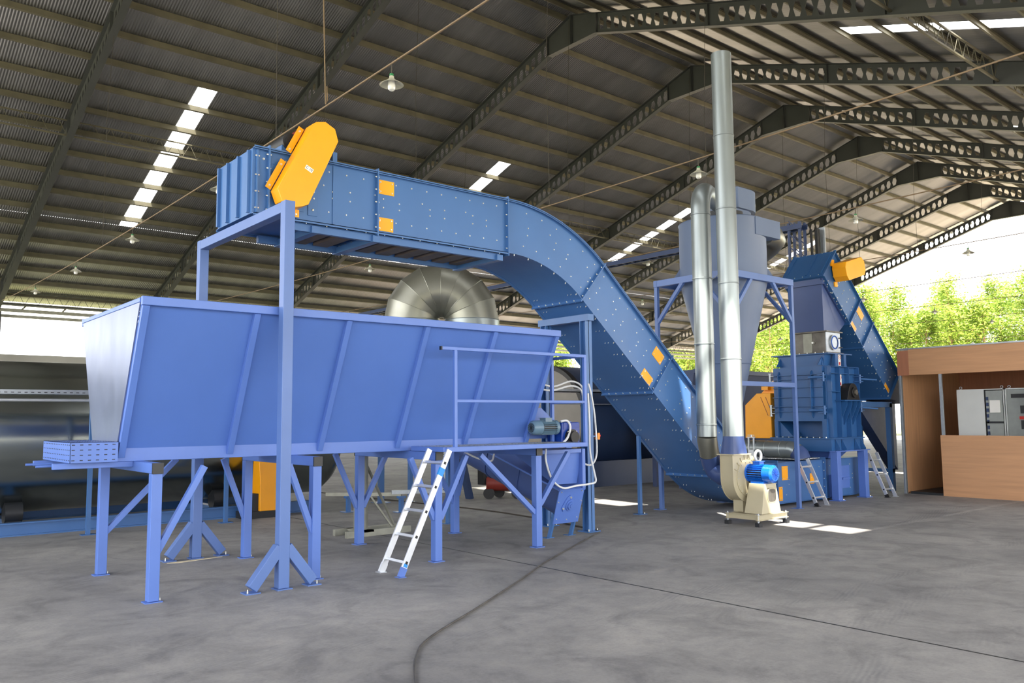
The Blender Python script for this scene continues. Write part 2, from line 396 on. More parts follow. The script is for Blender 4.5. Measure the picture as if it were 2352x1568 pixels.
# long lattice girders between the rafters
def lattice(y, z0, z1, w=.05):
    mb = MB(); mb.box(X0, X1, y-w/2, y+w/2, z1-.04, z1).box(X0, X1, y-w/2, y+w/2, z0, z0+.05)
    x = X0
    while x < X1-.5:
        mb.bar((x, y, z0+.03), (x+.25, y, z1-.02), .014); mb.bar((x+.25, y, z1-.02), (x+.5, y, z0+.03), .014); x += .5
    return mb
for y in (28.0, 8.0): struct(lattice(y, zroof(y)-.72, zroof(y)-.2), 'trim_beam', M['purl'], smooth=0)
struct(lattice(39.9, 6.62, 7.15), 'trim_beam', M['steel'], smooth=0)
# left eave rails and upstand wall
mb = MB().box(X0, X1, 40.3, 40.38, 6.12, 6.24).box(X0, X1, 40.3, 40.38, 6.36, 6.5).box(X0, X1, 40.95, 41.0, 6.7, 6.84)
x = X0
while x < X1: mb.bar((x, 40.4, 6.5), (x+.3, 40.9, 6.8), .07, .03); x += 1.55
struct(mb, 'trim_eave', M['brass'], smooth=0)
struct(MB().box(-16, 24, 41.08, 41.3, 0, 4.3).box(-16, 24, 41.0, 41.4, 4.3, 4.6), 'wall_left', M['conc'])
# wires across the hall under each frame, with their hanging lamps
def lamp_proto():
    t = thing('pendant_lamp', '', 'lamp', (0, 0, 0), 'pendant lamps on the cross wires')
    MB().cyl((0, 0, .0), (0, 0, -.18), .008, n=6).build('cord', M['wire'], t)
    s = MB().lathe([(.03, -.16), (.034, -.19), (.06, -.215), (.15, -.27), (.158, -.278), (.145, -.272), (.05, -.22), (.02, -.215)], (0, 0, 0), 20).build('lamp_shade', M['shade'], t)
    MB().cyl((0, 0, -.13), (0, 0, -.175), .028, n=12).build('socket', M['green'], t)
    MB().lathe([(.03, -.21), (.046, -.23), (.05, -.30), (.046, -.335), (.03, -.35), (.001, -.355)], (0, 0, 0), 14).build('bulb', M['glass'], t)
    return t
lp = lamp_proto(); first = True
WZ = 6.24
def wirez(y): return WZ+.42*((y-18)/22)**2
ORD = ['second', 'third', 'fourth', 'fifth', 'sixth', 'seventh', 'eighth', 'ninth']
LY = [31.9, 26.1, 20.5, 15.0, 8.95, 3.2]
for k, x in enumerate(RX[2:]):
    xw = x-.06 if k == 0 else x+.28 if k == 1 else x-.15
    pts = [(xw, -2.9+41.6*i/46, wirez(-2.9+41.6*i/46)) for i in range(47)]
    w = MB().tube(pts, .013 if k < 3 else .011, 6).build('overhead_wire', M['rope'])
    tag(w, 'brown lamp wire strung across the hall under the %s roof frame from the camera end' % (['first', 'second', 'third', 'fourth', 'fifth', 'sixth', 'seventh', 'eighth', 'ninth'][k]), 'wire', 'lamp wires across the hall')
    for j, y in enumerate(LY):
        lab = 'round shaded pendant lamp, %s from the left eave on the %s lamp wire' % (['first', 'second', 'third', 'fourth', 'fifth', 'sixth'][j], ['nearest', 'second', 'third', 'fourth', 'fifth', 'sixth', 'seventh', 'eighth', 'farthest'][k])
        if first: lp.location = (xw, y, wirez(y)-.016); lp['label'] = lab; first = False
        else:
            q = dup(lp, (0, 0, 0), lab); q.location = (xw, y, wirez(y)-.016)
# thin stays from the roof down to the wires
for k, x in enumerate(RX[2:8]):
    for y in ((18.1, 12.9, 23.5) if k else (23.2, 12.5)):
        xw = x-.06 if k == 0 else x+.28 if k == 1 else x-.15
        w = MB().tube([(xw+.1, y, zroof(y)-.3), (xw, y+.05, (wirez(y)+zroof(y))/2), (xw, y, wirez(y)+.016)], .006, 5).build('hanging_stay', M['wire'])
        tag(w, 'thin dark stay hanging from the roof to a lamp wire', 'wire', 'thin stays between roof and lamp wires')
t = MB().tube([(6.7, 13.3, 12.9), (6.72, 13.3, 9.3), (6.78, 13.31, 7.6), (6.81, 13.35, 7.42), (6.85, 13.36, 7.5), (6.82, 13.33, 7.75)], .012, 6).build('hook_wire', M['rope'])
tag(t, 'brown rope with a hooked lower end hanging from the roof above the yellow guard', 'rope')
# trees beyond the open far end and the far side
def tree_parts(seed, h):
    rnd = random.Random(seed); tr = MB(); lf = MB()
    lean = rnd.uniform(-.02, .05)
    top = Vector((lean*h, -.05*h*rnd.random(), h))
    tr.tube([(0, 0, -.32), (top.x*.3, top.y*.3, h*.35), (top.x*.65, top.y*.65, h*.7), tuple(top)], [.13, .1, .07, .02], 7)
    for i in range(34):
        f = rnd.uniform(.36, 1.0); base = top*f; a = rnd.uniform(0, 2*PI); L = (1.15-f*.75)*rnd.uniform(1.0, 2.1)*h/11
        tip = base+Vector((cos(a)*L, sin(a)*L, L*.55+.3))
        tr.tube([tuple(base), tuple((base+tip)/2+Vector((0, 0, .1))), tuple(tip)], [.035, .02, .008], 4)
        for q in range(int(165*(.6 if f < .45 else 1))):
            u = rnd.uniform(.25, 1.1); c = base.lerp(tip, u)+Vector((rnd.gauss(0, .42), rnd.gauss(0, .42), rnd.gauss(0, .36)))
            d1 = Vector((rnd.gauss(0, 1), rnd.gauss(0, 1), rnd.gauss(0, .5))).normalized(); d2 = d1.orthogonal().normalized()
            d2 = (d2*cos(q)+d1.cross(d2)*sin(q)); s = rnd.uniform(.055, .135)
            lf.add([c-d1*s*1.5, c+d2*s*.5, c+d1*s*1.5, c-d2*s*.5], [(0, 1, 2, 3)])
    return tr, lf
protos = []
for i, h in enumerate((11.0, 12.2, 10.2, 12.8)):
    t = thing('tree', '', 'tree', (0, 0, 0), 'trees beyond the far end of the hall')
    tr, lf = tree_parts(50+i, h)
    tr.build('trunk', M['bark'], t); lf.build('foliage', M['leaf'], t, smooth=0); protos.append(t)
spots = []
for row, xr in enumerate((72, 75.5, 79, 83)):
    y = 15+row*.9
    while y < 70: spots.append((xr+random.uniform(-1, 1), y+random.uniform(-.7, .7))); y += random.uniform(2.5, 3.2)
for i in range(26): spots.append((48+i*.95+random.uniform(-.5, .5), 66+random.uniform(0, 14)))
seen = [0]*4
for i, (x, y) in enumerate(spots):
    k = i % 4; lab = 'slender bright green tree in the plantation beyond the hall'
    if not seen[k]: o = protos[k]; o['label'] = lab; seen[k] = 1
    else: o = dup(protos[k], (0, 0, 0), lab)
    o.location = (x, y, 0); o.rotation_euler = (0, 0, random.uniform(-.6, .6)+(i % 3)*2.1)
# ------------------------------------------------------------------ feed hopper on its legs
HX0, HX1 = 2.30, 7.68
T = thing('feed_hopper', 'large periwinkle blue feed hopper with slanted ribbed front on square legs', 'hopper', (5, 9.3, 0))
def hopY(z, side):   # outer skin of the trough at height z
    f = (z-1.43)/(2.86-1.43)
    return 8.86+(8.184-8.86)*f if side < 0 else 9.74+(10.416-9.74)*f
def slab(y0, z0, y1, z1, t, x0, x1):
    n = Vector((0, z1-z0, -(y1-y0))).normalized()*t
    return MB().prism([(y0, z0), (y1, z1), (y1+n.y, z1+n.z), (y0+n.y, z0+n.z)], 'x', x0, x1)
slab(8.86, 1.40, 8.184, 2.83, .012, HX0, HX1).build('front_panel', M['hop'], T)
slab(9.74, 1.40, 10.416, 2.83, -.012, HX0, HX1).build('back_panel', M['hop'], T)
def endp(x): return MB().prism([(8.89, 1.36), (8.84, 1.44), (8.2, 2.84), (10.4, 2.84), (9.76, 1.44), (9.71, 1.36)], 'x', x, x+.012)
endp(HX0-.012).build('end_panel', M['endp'], T)['label'] = 'pale metallic end panel'  # pale grey-blue metallic, unlike the other hopper panels
endp(HX1).build('end_panel', M['hop'], T)
MB().box(HX0, HX1, 8.88, 9.72, 1.33, 1.36).build('trough_floor', M['hop'], T)
mb = MB()   # rolled top rim
mb.box(HX0-.01, HX1+.01, 8.13, 8.19, 2.79, 2.875).box(HX0-.01, HX1+.01, 10.41, 10.47, 2.79, 2.875)
mb.box(HX0-.02, HX0+.02, 8.19, 10.41, 2.82, 2.865).box(HX1-.02, HX1+.02, 8.19, 10.41, 2.8, 2.86)
mb.build('top_rim', M['frame'], T, bevel=.006)
for x in (HX0+.035, 3.43, 4.49, 5.54, 6.58, HX1-.035):
    for sd in (-1, 1):
        a = Vector((x, hopY(1.36, sd)+sd*.03, 1.35)); b = Vector((x, hopY(2.80, sd)+sd*.03, 2.80))
        MB().bar(a, b, .066, .07).build('rib', M['frame'], T, bevel=.004)
for y in (8.885, 9.715): MB().box(HX0-.01, HX1, y-.04, y+.04, 1.30, 1.435).build('bottom_beam', M['frame'], T, bevel=.005)
LX = (2.51, 4.17, 5.76, 7.37)
for x in LX:
    c = MB().box(x-.05, x+.05, 8.255, 10.2, 1.2, 1.30).build('cross_beam', M['frame'], T, bevel=.006)
    for y in (8.248, 10.207): MB().box(x-.051, x+.051, y-.01, y+.01, 1.199, 1.301).build('end_cap', M['cap'], c)
    for y in (8.305, 10.15):
        l = MB().box(x-.05, x+.05, y-.05, y+.05, .012, 1.2).build('leg', M['frame'], T, bevel=.006)
        fp = MB().box(x-.08, x+.08, y-.065, y+.065, 0, .01).bolt((x+.07, y, .012), (0, 0, 1), .008, .02).build('foot_plate', [M['frame'], M['bolt']], l)
def brace(x0, z0, x1, z1, y, w=.06): return MB().bar((x0, y, z0), (x1, y, z1), w, w)
for y in (8.305, 10.15):
    for x0, z0, x1, z1 in ((2.54, .46, 2.97, 1.25), (4.14, .5, 3.86, 1.23), (5.72, .5, 5.38, 1.24), (5.81, .5, 6.2, 1.24), (7.33, .45, 6.42 if y < 9 else 6.9, 1.24), (7.42, .55, 7.95 if y < 9 else 7.6, 1.22)):
        if y > 9 and x0 == 2.54: x1 = 3.3
        brace(x0, z0, x1, z1, y).build('brace', M['frame'], T, bevel=.004)
# perforated box on the left end
T = thing('perforated_guard', 'small periwinkle box of slotted sheet metal on the left end of the hopper', 'guard', (2.08, 9.35, 1.3))
mb = MB(); x0, x1, y0, y1, z0, z1 = 1.86, 2.285, 8.76, 9.98, 1.305, 1.5
mb.box(x0, x1, y0, y0+.004, z0, z1).box(x0, x0+.004, y0, y1, z0, z1).box(x0, x1, y1-.004, y1, z0, z1).box(x0, x1, y0, y1, z1-.004, z1)
for k in range(4):
    zz = z0+.024+k*.049
    for i in range(6): mb.box(x0+.012+i*.072, x0+.04+i*.072, y0-.0015, y0, zz-.004, zz+.004, 1)
    for i in range(15): mb.box(x0-.0015, x0, y0+.03+i*.08, y0+.062+i*.08, zz-.004, zz+.004, 1)
for i in range(6):
    for j in range(12): mb.box(x0+.012+i*.072, x0+.04+i*.072, y0+.05+j*.1, y0+.06+j*.1, z1, z1+.0015, 1)
mb.build('slotted_sheet', [M['frame'], M['ink']], T)
for y in (8.9, 9.8):
    b = MB().box(1.74, 2.46, y-.03, y+.03, 1.245, 1.3).build('bracket', M['frame'], T, bevel=.004)
for y in (9.0, 9.5): MB().cyl((1.62, y, 1.275), (1.86, y, 1.275), .012).build('pin', M['frame'], T)
# ------------------------------------------------------------------ portal
T = thing('support_portal', 'tall blue goal-post frame with splayed feet carrying the overhead conveyor', 'frame', (3.69, 9.3, 0))
for y in (8.05, 10.55):
    p = MB().box(3.63, 3.745, y-.057, y+.057, .012, 3.99).build('post', M['portal'], T, bevel=.007)
    MB().box(3.61, 3.77, y-.08, y+.08, 0, .012).build('foot_plate', M['portal'], p)
    for s in (-1, 1):
        b = MB().bar((3.69+s*.035, y, .42), (3.69+s*.325, y, .045), .105, .105, up=(0, 1, 0)).build('splayed_foot', M['portal'], T, bevel=.006)
        MB().box(3.69+s*.325-.075, 3.69+s*.325+.075, y-.075, y+.075, 0, .012).bolt((3.69+s*.37, y-.03, .012), (0, 0, 1), .009, .035).build('foot_plate', [M['portal'], M['bolt']], b)
MB().box(3.632, 3.743, 8.107, 10.493, 3.87, 3.985).build('top_beam', M['portal'], T, bevel=.007)
s = MB().prism([(3.3, 10.40), (3.42, 10.34), (3.98, 10.42), (3.9, 10.46)], 'z', 0.0, .006).build('cardboard_strip', M['card'])
tag(s, 'pale strip of card lying on the floor under the far splayed foot', 'strip')
# ------------------------------------------------------------------ overhead conveyor
YF, YB = 8.85, 9.87
T = thing('drag_conveyor', 'long steel blue enclosed conveyor that runs overhead, curves and slopes down to the floor', 'conveyor', (8.9, 9.36, 0))
TH = 41; RI = 2.2; t_ = .75
sn, cs = sin(rad(TH)), cos(rad(TH))
bx, bz = 7.33+RI*sn, 4.015-RI*(1-cs)                 # underside, end of upper curve
L2 = (12.0-bx)/cs; ex, ez = 12.0, bz-L2*sn           # underside, start of lower curve
RO = (ez-.06)/(1-cs); fx = ex+RO*sn                  # lower curve ends on the floor line
# underside path and normals
path = [(3.62, 4.015, 0)]
path += [(7.33+RI*sin(rad(a)), 4.015-RI*(1-cos(rad(a))), a) for a in [TH*i/12 for i in range(13)]]
path += [(ex+RO*(sn-sin(rad(a))), ez-RO*(cos(rad(a))-cs), a) for a in [TH*(1-i/10) for i in range(11)]]
path += [(17.35, .06, 0)]
def off(p, d): a = rad(p[2]); return (p[0]+d*sin(a), p[1]+d*cos(a))
def strip(mb, pts, d0, d1, ya, yb, m=0):
    n = len(pts); vs = []
    for p in pts:
        a, b = off(p, d0), off(p, d1); vs += [(a[0], ya, a[1]), (b[0], ya, b[1]), (b[0], yb, b[1]), (a[0], yb, a[1])]
    fs = [(0, 1, 2, 3), (4*n-1, 4*n-2, 4*n-3, 4*n-4)]
    for i in range(n-1):
        for j in range(4): fs.append((4*i+j, 4*i+4+j, 4*i+4+(j+1) % 4, 4*i+(j+1) % 4))
    mb.add(vs, fs, m)
def frameat(s):
    """underside point, angle at arc length s from x=3.62"""
    a = 7.33-3.62
    if s < a: return (3.62+s, 4.015, 0)
    s -= a; la = RI*rad(TH)
    if s < la: q = s/RI; return (7.33+RI*sin(q), 4.015-RI*(1-cos(q)), math.degrees(q))
    s -= la
    if s < L2: return (bx+s*cs, bz-s*sn, TH)
    s -= L2; lo = RO*rad(TH)
    if s < lo: q = rad(TH)-s/RO; return (ex+RO*(sn-sin(q)), ez-RO*(cos(q)-cs), math.degrees(q))
    return (fx+s-lo, .06, 0)
S1 = 7.33-3.62; S2 = S1+RI*rad(TH); S3 = S2+L2; S4 = S3+RO*rad(TH); S5 = S4+17.35-fx
mb = MB(); strip(mb, path, 0, t_, YF, YB, 0)
# stud pattern on the near side: rails of rivets and chain-guide pairs
def stud(s, d, y=YF, n=(0, -1, 0), r=.0125, h=.009):
    p = frameat(s); o = off(p, d); mb.bolt((o[0], y, o[1]), n, r, h, 1)
s = 1.2
for k in range(60):
    s = .95+k*.235
    if s > S4-.2: break
    if S1-.12 < s < S1+.1: continue
    stud(s, .645); stud(s, .155)
    if k % 3 != 2: stud(s+.05, .44 if k % 2 else .41); stud(s+.05, .33)
    if k % 3 == 0: stud(s-.07, .50 if s > S1 else .47)
for k in range(10):
    s = S4+.15+k*.4
    if s > S5-.1: break
    stud(s, .62); stud(s, .14)
    if k % 2: stud(s+.1, .42); stud(s+.1, .33)
# bolts under the bottom edge flange and above the top edge
s = .12
while s < S3+1.2:
    p = frameat(s); a = rad(p[2]); nd = (-sin(a), 0, -cos(a)); o = off(p, -.008); mb.bolt((o[0], YF-.03, o[1]), nd, .009, .026, 1)
    if s > S2-.2:
        o2 = off(p, 0)
        for yy in (YF+.09, YF+.16, YB-.09, YB-.16): mb.bolt((o2[0], yy, o2[1]), nd, .007, .018, 1, 6)
    o = off(p, t_+.008); mb.bolt((o[0], YF-.03, o[1]), (-nd[0], 0, -nd[2]), .012, .014, 1, 6); s += .265
mb.build('casing', [M['conv'], M['bolt']], T)
for nm, d0, d1 in (('bottom_flange', -.008, 0), ('top_flange', t_, t_+.008)):
    for ya, yb in ((YF-.055, YF), (YB, YB+.055)):
        mb = MB(); strip(mb, path, d0, d1, ya, yb); mb.build('edge_flange', M['conv'], T)
for ya in (YF-.055, YB+.05):     # upstanding lip
    mb = MB(); q = [p for p in path if p[0] < 7.4]; strip(mb, q, -.028, 0, ya, ya+.006); q2 = [p for p in path if p[0] < 12.5]; strip(mb, q2, t_-.012, t_+.024, ya, ya+.006); mb.build('edge_lip', M['conv'], T)
for s in (.18, 1.6, S1, S2, S2+2.09, S3, S4+.2, S4+1.9):
    p = frameat(s); a = rad(p[2]); dx, dz = cos(a)*.006, -sin(a)*.006
    mb = MB()
    for h0, h1, ya, yb in ((-.05, t_+.05, YF-.06, YF), (-.05, t_+.05, YB, YB+.06), (-.05, 0, YF, YB), (t_, t_+.05, YF, YB)):
        o0, o1 = off(p, h0), off(p, h1)
        mb.prism([(o0[0]-dx*1.5, o0[1]-dz*1.5), (o1[0]-dx*1.5, o1[1]-dz*1.5), (o1[0]+dx*1.5, o1[1]+dz*1.5), (o0[0]+dx*1.5, o0[1]+dz*1.5)], 'y', ya, yb)
    for k in range(5):
        for sd in (-1, 1):
            o = off(p, .06+k*.16); mb.bolt((o[0]+sd*dx*2, YF-.03, o[1]+sd*dz*2), (sd*cos(a), 0, -sd*sin(a)), .011, .016, 1, 6)
    for k in range(6): o = off(p, -.03); mb.bolt((o[0]+dx*2, YF+.1+k*.16, o[1]+dz*2), (cos(a), 0, -sin(a)), .011, .016, 1, 6); mb.bolt((o[0]-dx*2, YF+.1+k*.16, o[1]-dz*2), (-cos(a), 0, sin(a)), .011, .016, 1, 6)
    mb.build('joint_flange', [M['conv'], M['bolt']], T)
# head: end ribs, inspection doors, yellow cover plates
for y in (YF+.06, YF+.36, YF+.68, YB-.06): MB().box(3.585, 3.62, y-.006, y+.03, 4.03, 4.75).build('end_rib', M['conv'], T)
MB().box(4.30, 4.42, YF-.012, YF, 4.09, 4.44).bolt((4.36, YF-.012, 4.16), (0, -1, 0), .018, .012).bolt((4.37, YF-.012, 4.3), (0, -1, 0), .016, .01).bolt((4.37, YF-.012, 4.38), (0, -1, 0), .016, .01).build('inspection_door', [M['conv'], M['bolt']], T, bevel=.004)
MB().box(3.82, 4.25, YF-.01, YF, 4.12, 4.62).build('side_plate', M['conv'], T, bevel=.006)
MB().box(4.62, 4.64, YF-.012, YF, 4.03, 4.75).build('side_strap', M['conv'], T)
mb = MB().box(3.66, 3.68, YF-.03, YF, 4.03, 4.75)
for zz in (4.08, 4.27, 4.46, 4.68): mb.bolt((3.68, YF-.02, zz), (1, 0, 0), .012, .015).bolt((3.66, YF-.02, zz), (-1, 0, 0), .012, .015)
mb.bolt((3.75, YF, 4.66), (0, -1, 0), .018, .012).bolt((4.02, YF-.0, 4.68), (0, -1, 0), .018, .012)
mb.build('corner_angle', [M['conv'], M['bolt']], T)
def plate(s0, d0, s1, d1):
    mb = MB(); q = [off(frameat(a), b) for a, b in ((s0, d0), (s1, d0), (s1, d1), (s0, d1))]
    mb.prism(q, 'y', YF-.006, YF)
    for a in (s0+.03, s1-.03):
        for b in (d0+.03, d1-.03): o = off(frameat(a), b); mb.bolt((o[0], YF-.006, o[1]), (0, -1, 0), .013, .01)
    mb.build('cover_plate', [M['yel'], M['bolt']], T)['label'] = 'yellow bolted cover plate'
plate(1.63, .50, 1.86, .68); plate(1.62, .03, 1.85, .2)
plate(S2+1.72, .49, S2+1.98, .67); plate(S2+1.73, .02, S2+2.0, .19)
plate(S3-.1, .47, S3+.2, .64); plate(S3+.05, .02, S3+.3, .2)
plate(S4+.42, .42, S4+.62, .68); plate(S4+.3, .04, S4+.42, .3); plate(S4+1.4, .3, S4+1.55, .5)
# frame under the overhead run
mb = MB()
for y in (YF+.05, YB-.05): mb.box(4.1, 7.22, y-.03, y+.03, 3.90, 3.985).box(4.1, 7.22, y-.045, y+.045, 3.985, 3.99)
for x in (4.4, 5.22, 7.2): mb.box(x-.05, x+.05, YF-.02, YB+.02, 3.89, 3.97)
mb.build('under_frame', M['conv'], T)
for i in range(9):
    x = 4.62+i*.31
    if abs(x-5.22) < .1: continue
    MB().box(x-.1, x+.1, YF+.1, YB-.1, 3.95, 4.0).build('brown_slat', M['brownwood'], T)
# drive on the head: yellow belt guard, gear motor behind it
T2 = thing('drive_guard', 'large yellow obround belt guard on the head of the overhead conveyor', 'guard', (4.2, 8.7, 4.1))
poly = [(3.869, 4.14), (3.813, 4.279), (4.235, 5.115), (4.275, 5.145), (4.39, 5.172), (4.515, 5.112), (4.56, 4.97), (4.19, 4.15), (4.112, 4.116), (4.02, 4.092)]
MB().prism(poly, 'y', 8.6, 8.79).build('cover', M['yel'], T2, smooth=20, bevel=.006)
u = Vector((.422, 0, .836)).normalized()
for a, b in ((.02, .42), (.55, .9)):
    p = Vector((3.80, 8.795, 4.28)); c0 = p+u*a; c1 = p+u*b; nrm = Vector((-u.z, 0, u.x))
    mb = MB().prism([(c0.x, c0.z), (c1.x, c1.z), ((c1+nrm*.07).x, (c1+nrm*.07).z), ((c0+nrm*.07).x, (c0+nrm*.07).z)], 'y', 8.78, 8.79)
    for f in (.1, .85): q = c0.lerp(c1, f)+nrm*.035; mb.bolt((q.x, 8.78, q.z), (0, -1, 0), .016, .012)
    mb.build('mounting_tab', [M['yel'], M['bolt']], T2)
MB().box(4.08, 4.16, 8.78, 8.79, 4.03, 4.12).bolt((4.12, 8.78, 4.06), (0, -1, 0), .016, .012).build('mounting_tab', [M['yel'], M['bolt']], T2)
ang = math.atan2(.836, .422)-PI/2
st = MB(); cpt = Vector((4.19, 8.598, 4.567)); ax_ = Vector((cos(ang), 0, sin(ang))); ay_ = Vector((-sin(ang), 0, cos(ang)))
st.prism([((cpt+ax_*a+ay_*b).x, (cpt+ax_*a+ay_*b).z) for a, b in ((-.05, -.026), (.05, -.026), (.05, .026), (-.05, .026))], 'y', 8.5965, 8.6)
so_ = st.build('sticker', M['label'], T2); so_['label'] = 'small white sticker'
text_part('C 10', .042, (cpt.x, 8.5955, cpt.z), Matrix((ax_, ay_, (0, -1, 0))).transposed().to_euler(), M['ink'], so_)
T2 = thing('gear_motor', 'dark and red gear motor behind the yellow guard on top of the overhead conveyor', 'motor', (4.25, 9.2, 4.79))
MB().box(4.0, 4.75, 8.93, 9.7, 4.79, 4.83).box(4.0, 4.06, 8.93, 9.7, 4.83, 4.9).box(4.66, 4.72, 8.93, 9.7, 4.83, 4.95).build('base_plate', M['conv'], T2)
MB().cyl((4.1, 8.9, 4.95), (4.1, 9.55, 4.95), .1, n=20).cyl((4.1, 8.88, 4.95), (4.1, 8.9, 4.95), .07).build('motor_body', M['dark'], T2)
MB().lathe([(.001, -.12), (.1, -.1), (.135, -.02), (.135, .1), (.1, .12), (.001, .12)], (4.28, 8.95, 5.02), 20, ax='y').bolt((4.21, 8.87, 5.07), (0, -1, 0), .02, .02).build('gear_head', [M['red'], M['bolt']], T2)
MB().cyl((4.45, 8.95, 4.9), (4.45, 9.5, 4.9), .07).box(4.3, 4.6, 8.98, 9.05, 4.83, 4.97).build('shaft_bearing', M['dark'], T2)
# ------------------------------------------------------------------ column frame and posts under the conveyor
T = thing('conveyor_trestle', 'tall blue steel column pair carrying the bend of the conveyor behind the platform', 'frame', (8.93, 9.36, 0))
def hcol(mb, x, y, z0, z1, w=.13, t=.012):
    mb.box(x-w/2, x+w/2, y-w/2, y-w/2+t, z0, z1).box(x-w/2, x+w/2, y+w/2-t, y+w/2, z0, z1).box(x-t/2, x+t/2, y-w/2, y+w/2, z0, z1)
for y in (8.9, 9.8):
    mb = MB(); hcol(mb, 8.93, y, .015, 3.16); c = mb.build('column', M['conv'], T, smooth=0)
    MB().box(8.81, 9.06, y-.12, y+.12, 0, .015).bolt((9.03, y-.08, .015), (0, 0, 1), .009, .03).bolt((8.85, y-.08, .015), (0, 0, 1), .009, .03).build('foot_plate', [M['conv'], M['bolt']], c)
MB().bar((8.93, 8.78, 3.21), (8.93, 9.92, 3.21), .12, .1).build('top_beam', M['conv'], T)
def pole(name, x, y, z1, w, label, cat='post', mat='conv'):
    T = thing(name, label, cat, (x, y, 0))
    MB().box(x-w/2, x+w/2, y-w/2, y+w/2, .01, z1).build('shaft', M[mat], T, bevel=.004)
    MB().box(x-.1, x+.1, y-.08, y+.08, 0, .01).bolt((x+.07, y-.04, .01), (0, 0, 1), .01, .02).build('foot_plate', [M[mat], M['bolt']], T); return T
pole('support_post', 11.14, 9.83, 1.36, .06, 'thin blue post standing under the far edge of the sloping conveyor')
# ------------------------------------------------------------------ platform with railing
T = thing('access_platform', 'periwinkle platform with zinc deck and square tube railing at the hopper front', 'platform', (6.9, 8.3, 1.25))
PX0, PX1, PY0, PY1 = 5.72, 8.06, 8.06, 8.76
MB().box(PX0, PX1, PY0+.02, PY1, 1.335, 1.358).build('deck', M['grate'], T)
MB().box(PX0, PX1, PY0-.03, PY0+.02, 1.303, 1.36).box(PX0-.03, PX0+.02, PY0, PY1, 1.303, 1.36).box(PX1-.02, PX1+.02, PY0, PY1, 1.303, 1.36).build('edge_frame', M['frame'], T, bevel=.004)
for x, y in ((5.86, PY0), (PX1-.01, PY0), (PX1-.01, 8.72)): MB().box(x-.022, x+.022, y-.022, y+.022, 1.3, 2.52).build('railing_post', M['frame'], T, bevel=.004)
r = MB().box(5.66, PX1+.012, PY0-.022, PY0+.022, 2.515, 2.555).build('top_rail', M['frame'], T, bevel=.004)
MB().box(5.645, 5.66, PY0-.022, PY0+.022, 2.513, 2.557).build('end_cap', M['cap'], r)
MB().box(5.88, PX1, PY0-.018, PY0+.018, 1.89, 1.925).build('mid_rail', M['frame'], T, bevel=.004)
MB().box(PX1-.03, PX1+.01, PY0, 8.74, 2.515, 2.555).build('top_rail', M['frame'], T, bevel=.004)
MB().box(PX1-.03, PX1+.01, PY0, 8.74, 1.89, 1.925).build('mid_rail', M['frame'], T, bevel=.004)
# ladders
def ladder(label, name_parts, foot, top, wdir, wid, n, foot_mat=('frame', 'alu'), tape=False, group=None):
    T = thing('ladder', label, 'ladder', foot, group); F0 = Vector(foot); D = Vector(top)-F0; Wd = Vector(wdir).normalized()*wid
    for k, o in enumerate((Wd*0, Wd)):
        a = F0+o+D*.012; b = F0+o+D
        MB().bar(a, b, .024, .07, up=tuple(Wd.normalized().cross(D.normalized()))).build('side_rail', M['alu'], T, bevel=.003)
        p = F0+o; MB().box(p.x-.045, p.x+.045, p.y-.05, p.y+.05, .0, .006).bar(p, p+D*.07, .03, .076, up=tuple(Wd.normalized().cross(D.normalized()))).build('foot', M[foot_mat[k]], T)
        if tape and k == 0:
            MB().bar(F0+o+D*.79, F0+o+D*.85, .0255, .072, up=tuple(Wd.normalized().cross(D.normalized()))).bar(F0+o+D*.075, F0+o+D*.1, .0255, .05, up=tuple(Wd.normalized().cross(D.normalized()))).build('tape_scrap', M['cyan'], T)
    for i in range(n):
        c = F0+D*((i+.55)/n*.98+.02*0)
        MB().bar(c, c+Wd, .032, .03, up=tuple(D.normalized())).build('rung', M['alu'], T, bevel=.003)
        MB().bar(c-Wd.normalized()*.0135, c-Wd.normalized()*.0115, .03, .03, up=tuple(D.normalized())).build('rung_end', M['ink'], T)
    return T
ladder('aluminium ladder leaning on the left end of the platform in front of the hopper', None, (4.91, 7.76, 0), (5.56, 7.76, 1.34), (0, 1, 0), .40, 5, tape=True)
ladder('aluminium ladder leaning on the floor box of the conveyor beside the thin cyclone leg', None, (14.42, 8.36, 0), (14.42, 8.74, .86), (1, 0, 0), .36, 3, ('black', 'alu'))
ladder('aluminium ladder on the far right of the crusher, leaning beside the plywood booth', None, (16.95, 8.25, 0), (16.95, 8.62, .9), (1, 0, 0), .36, 3, ('black', 'alu'))
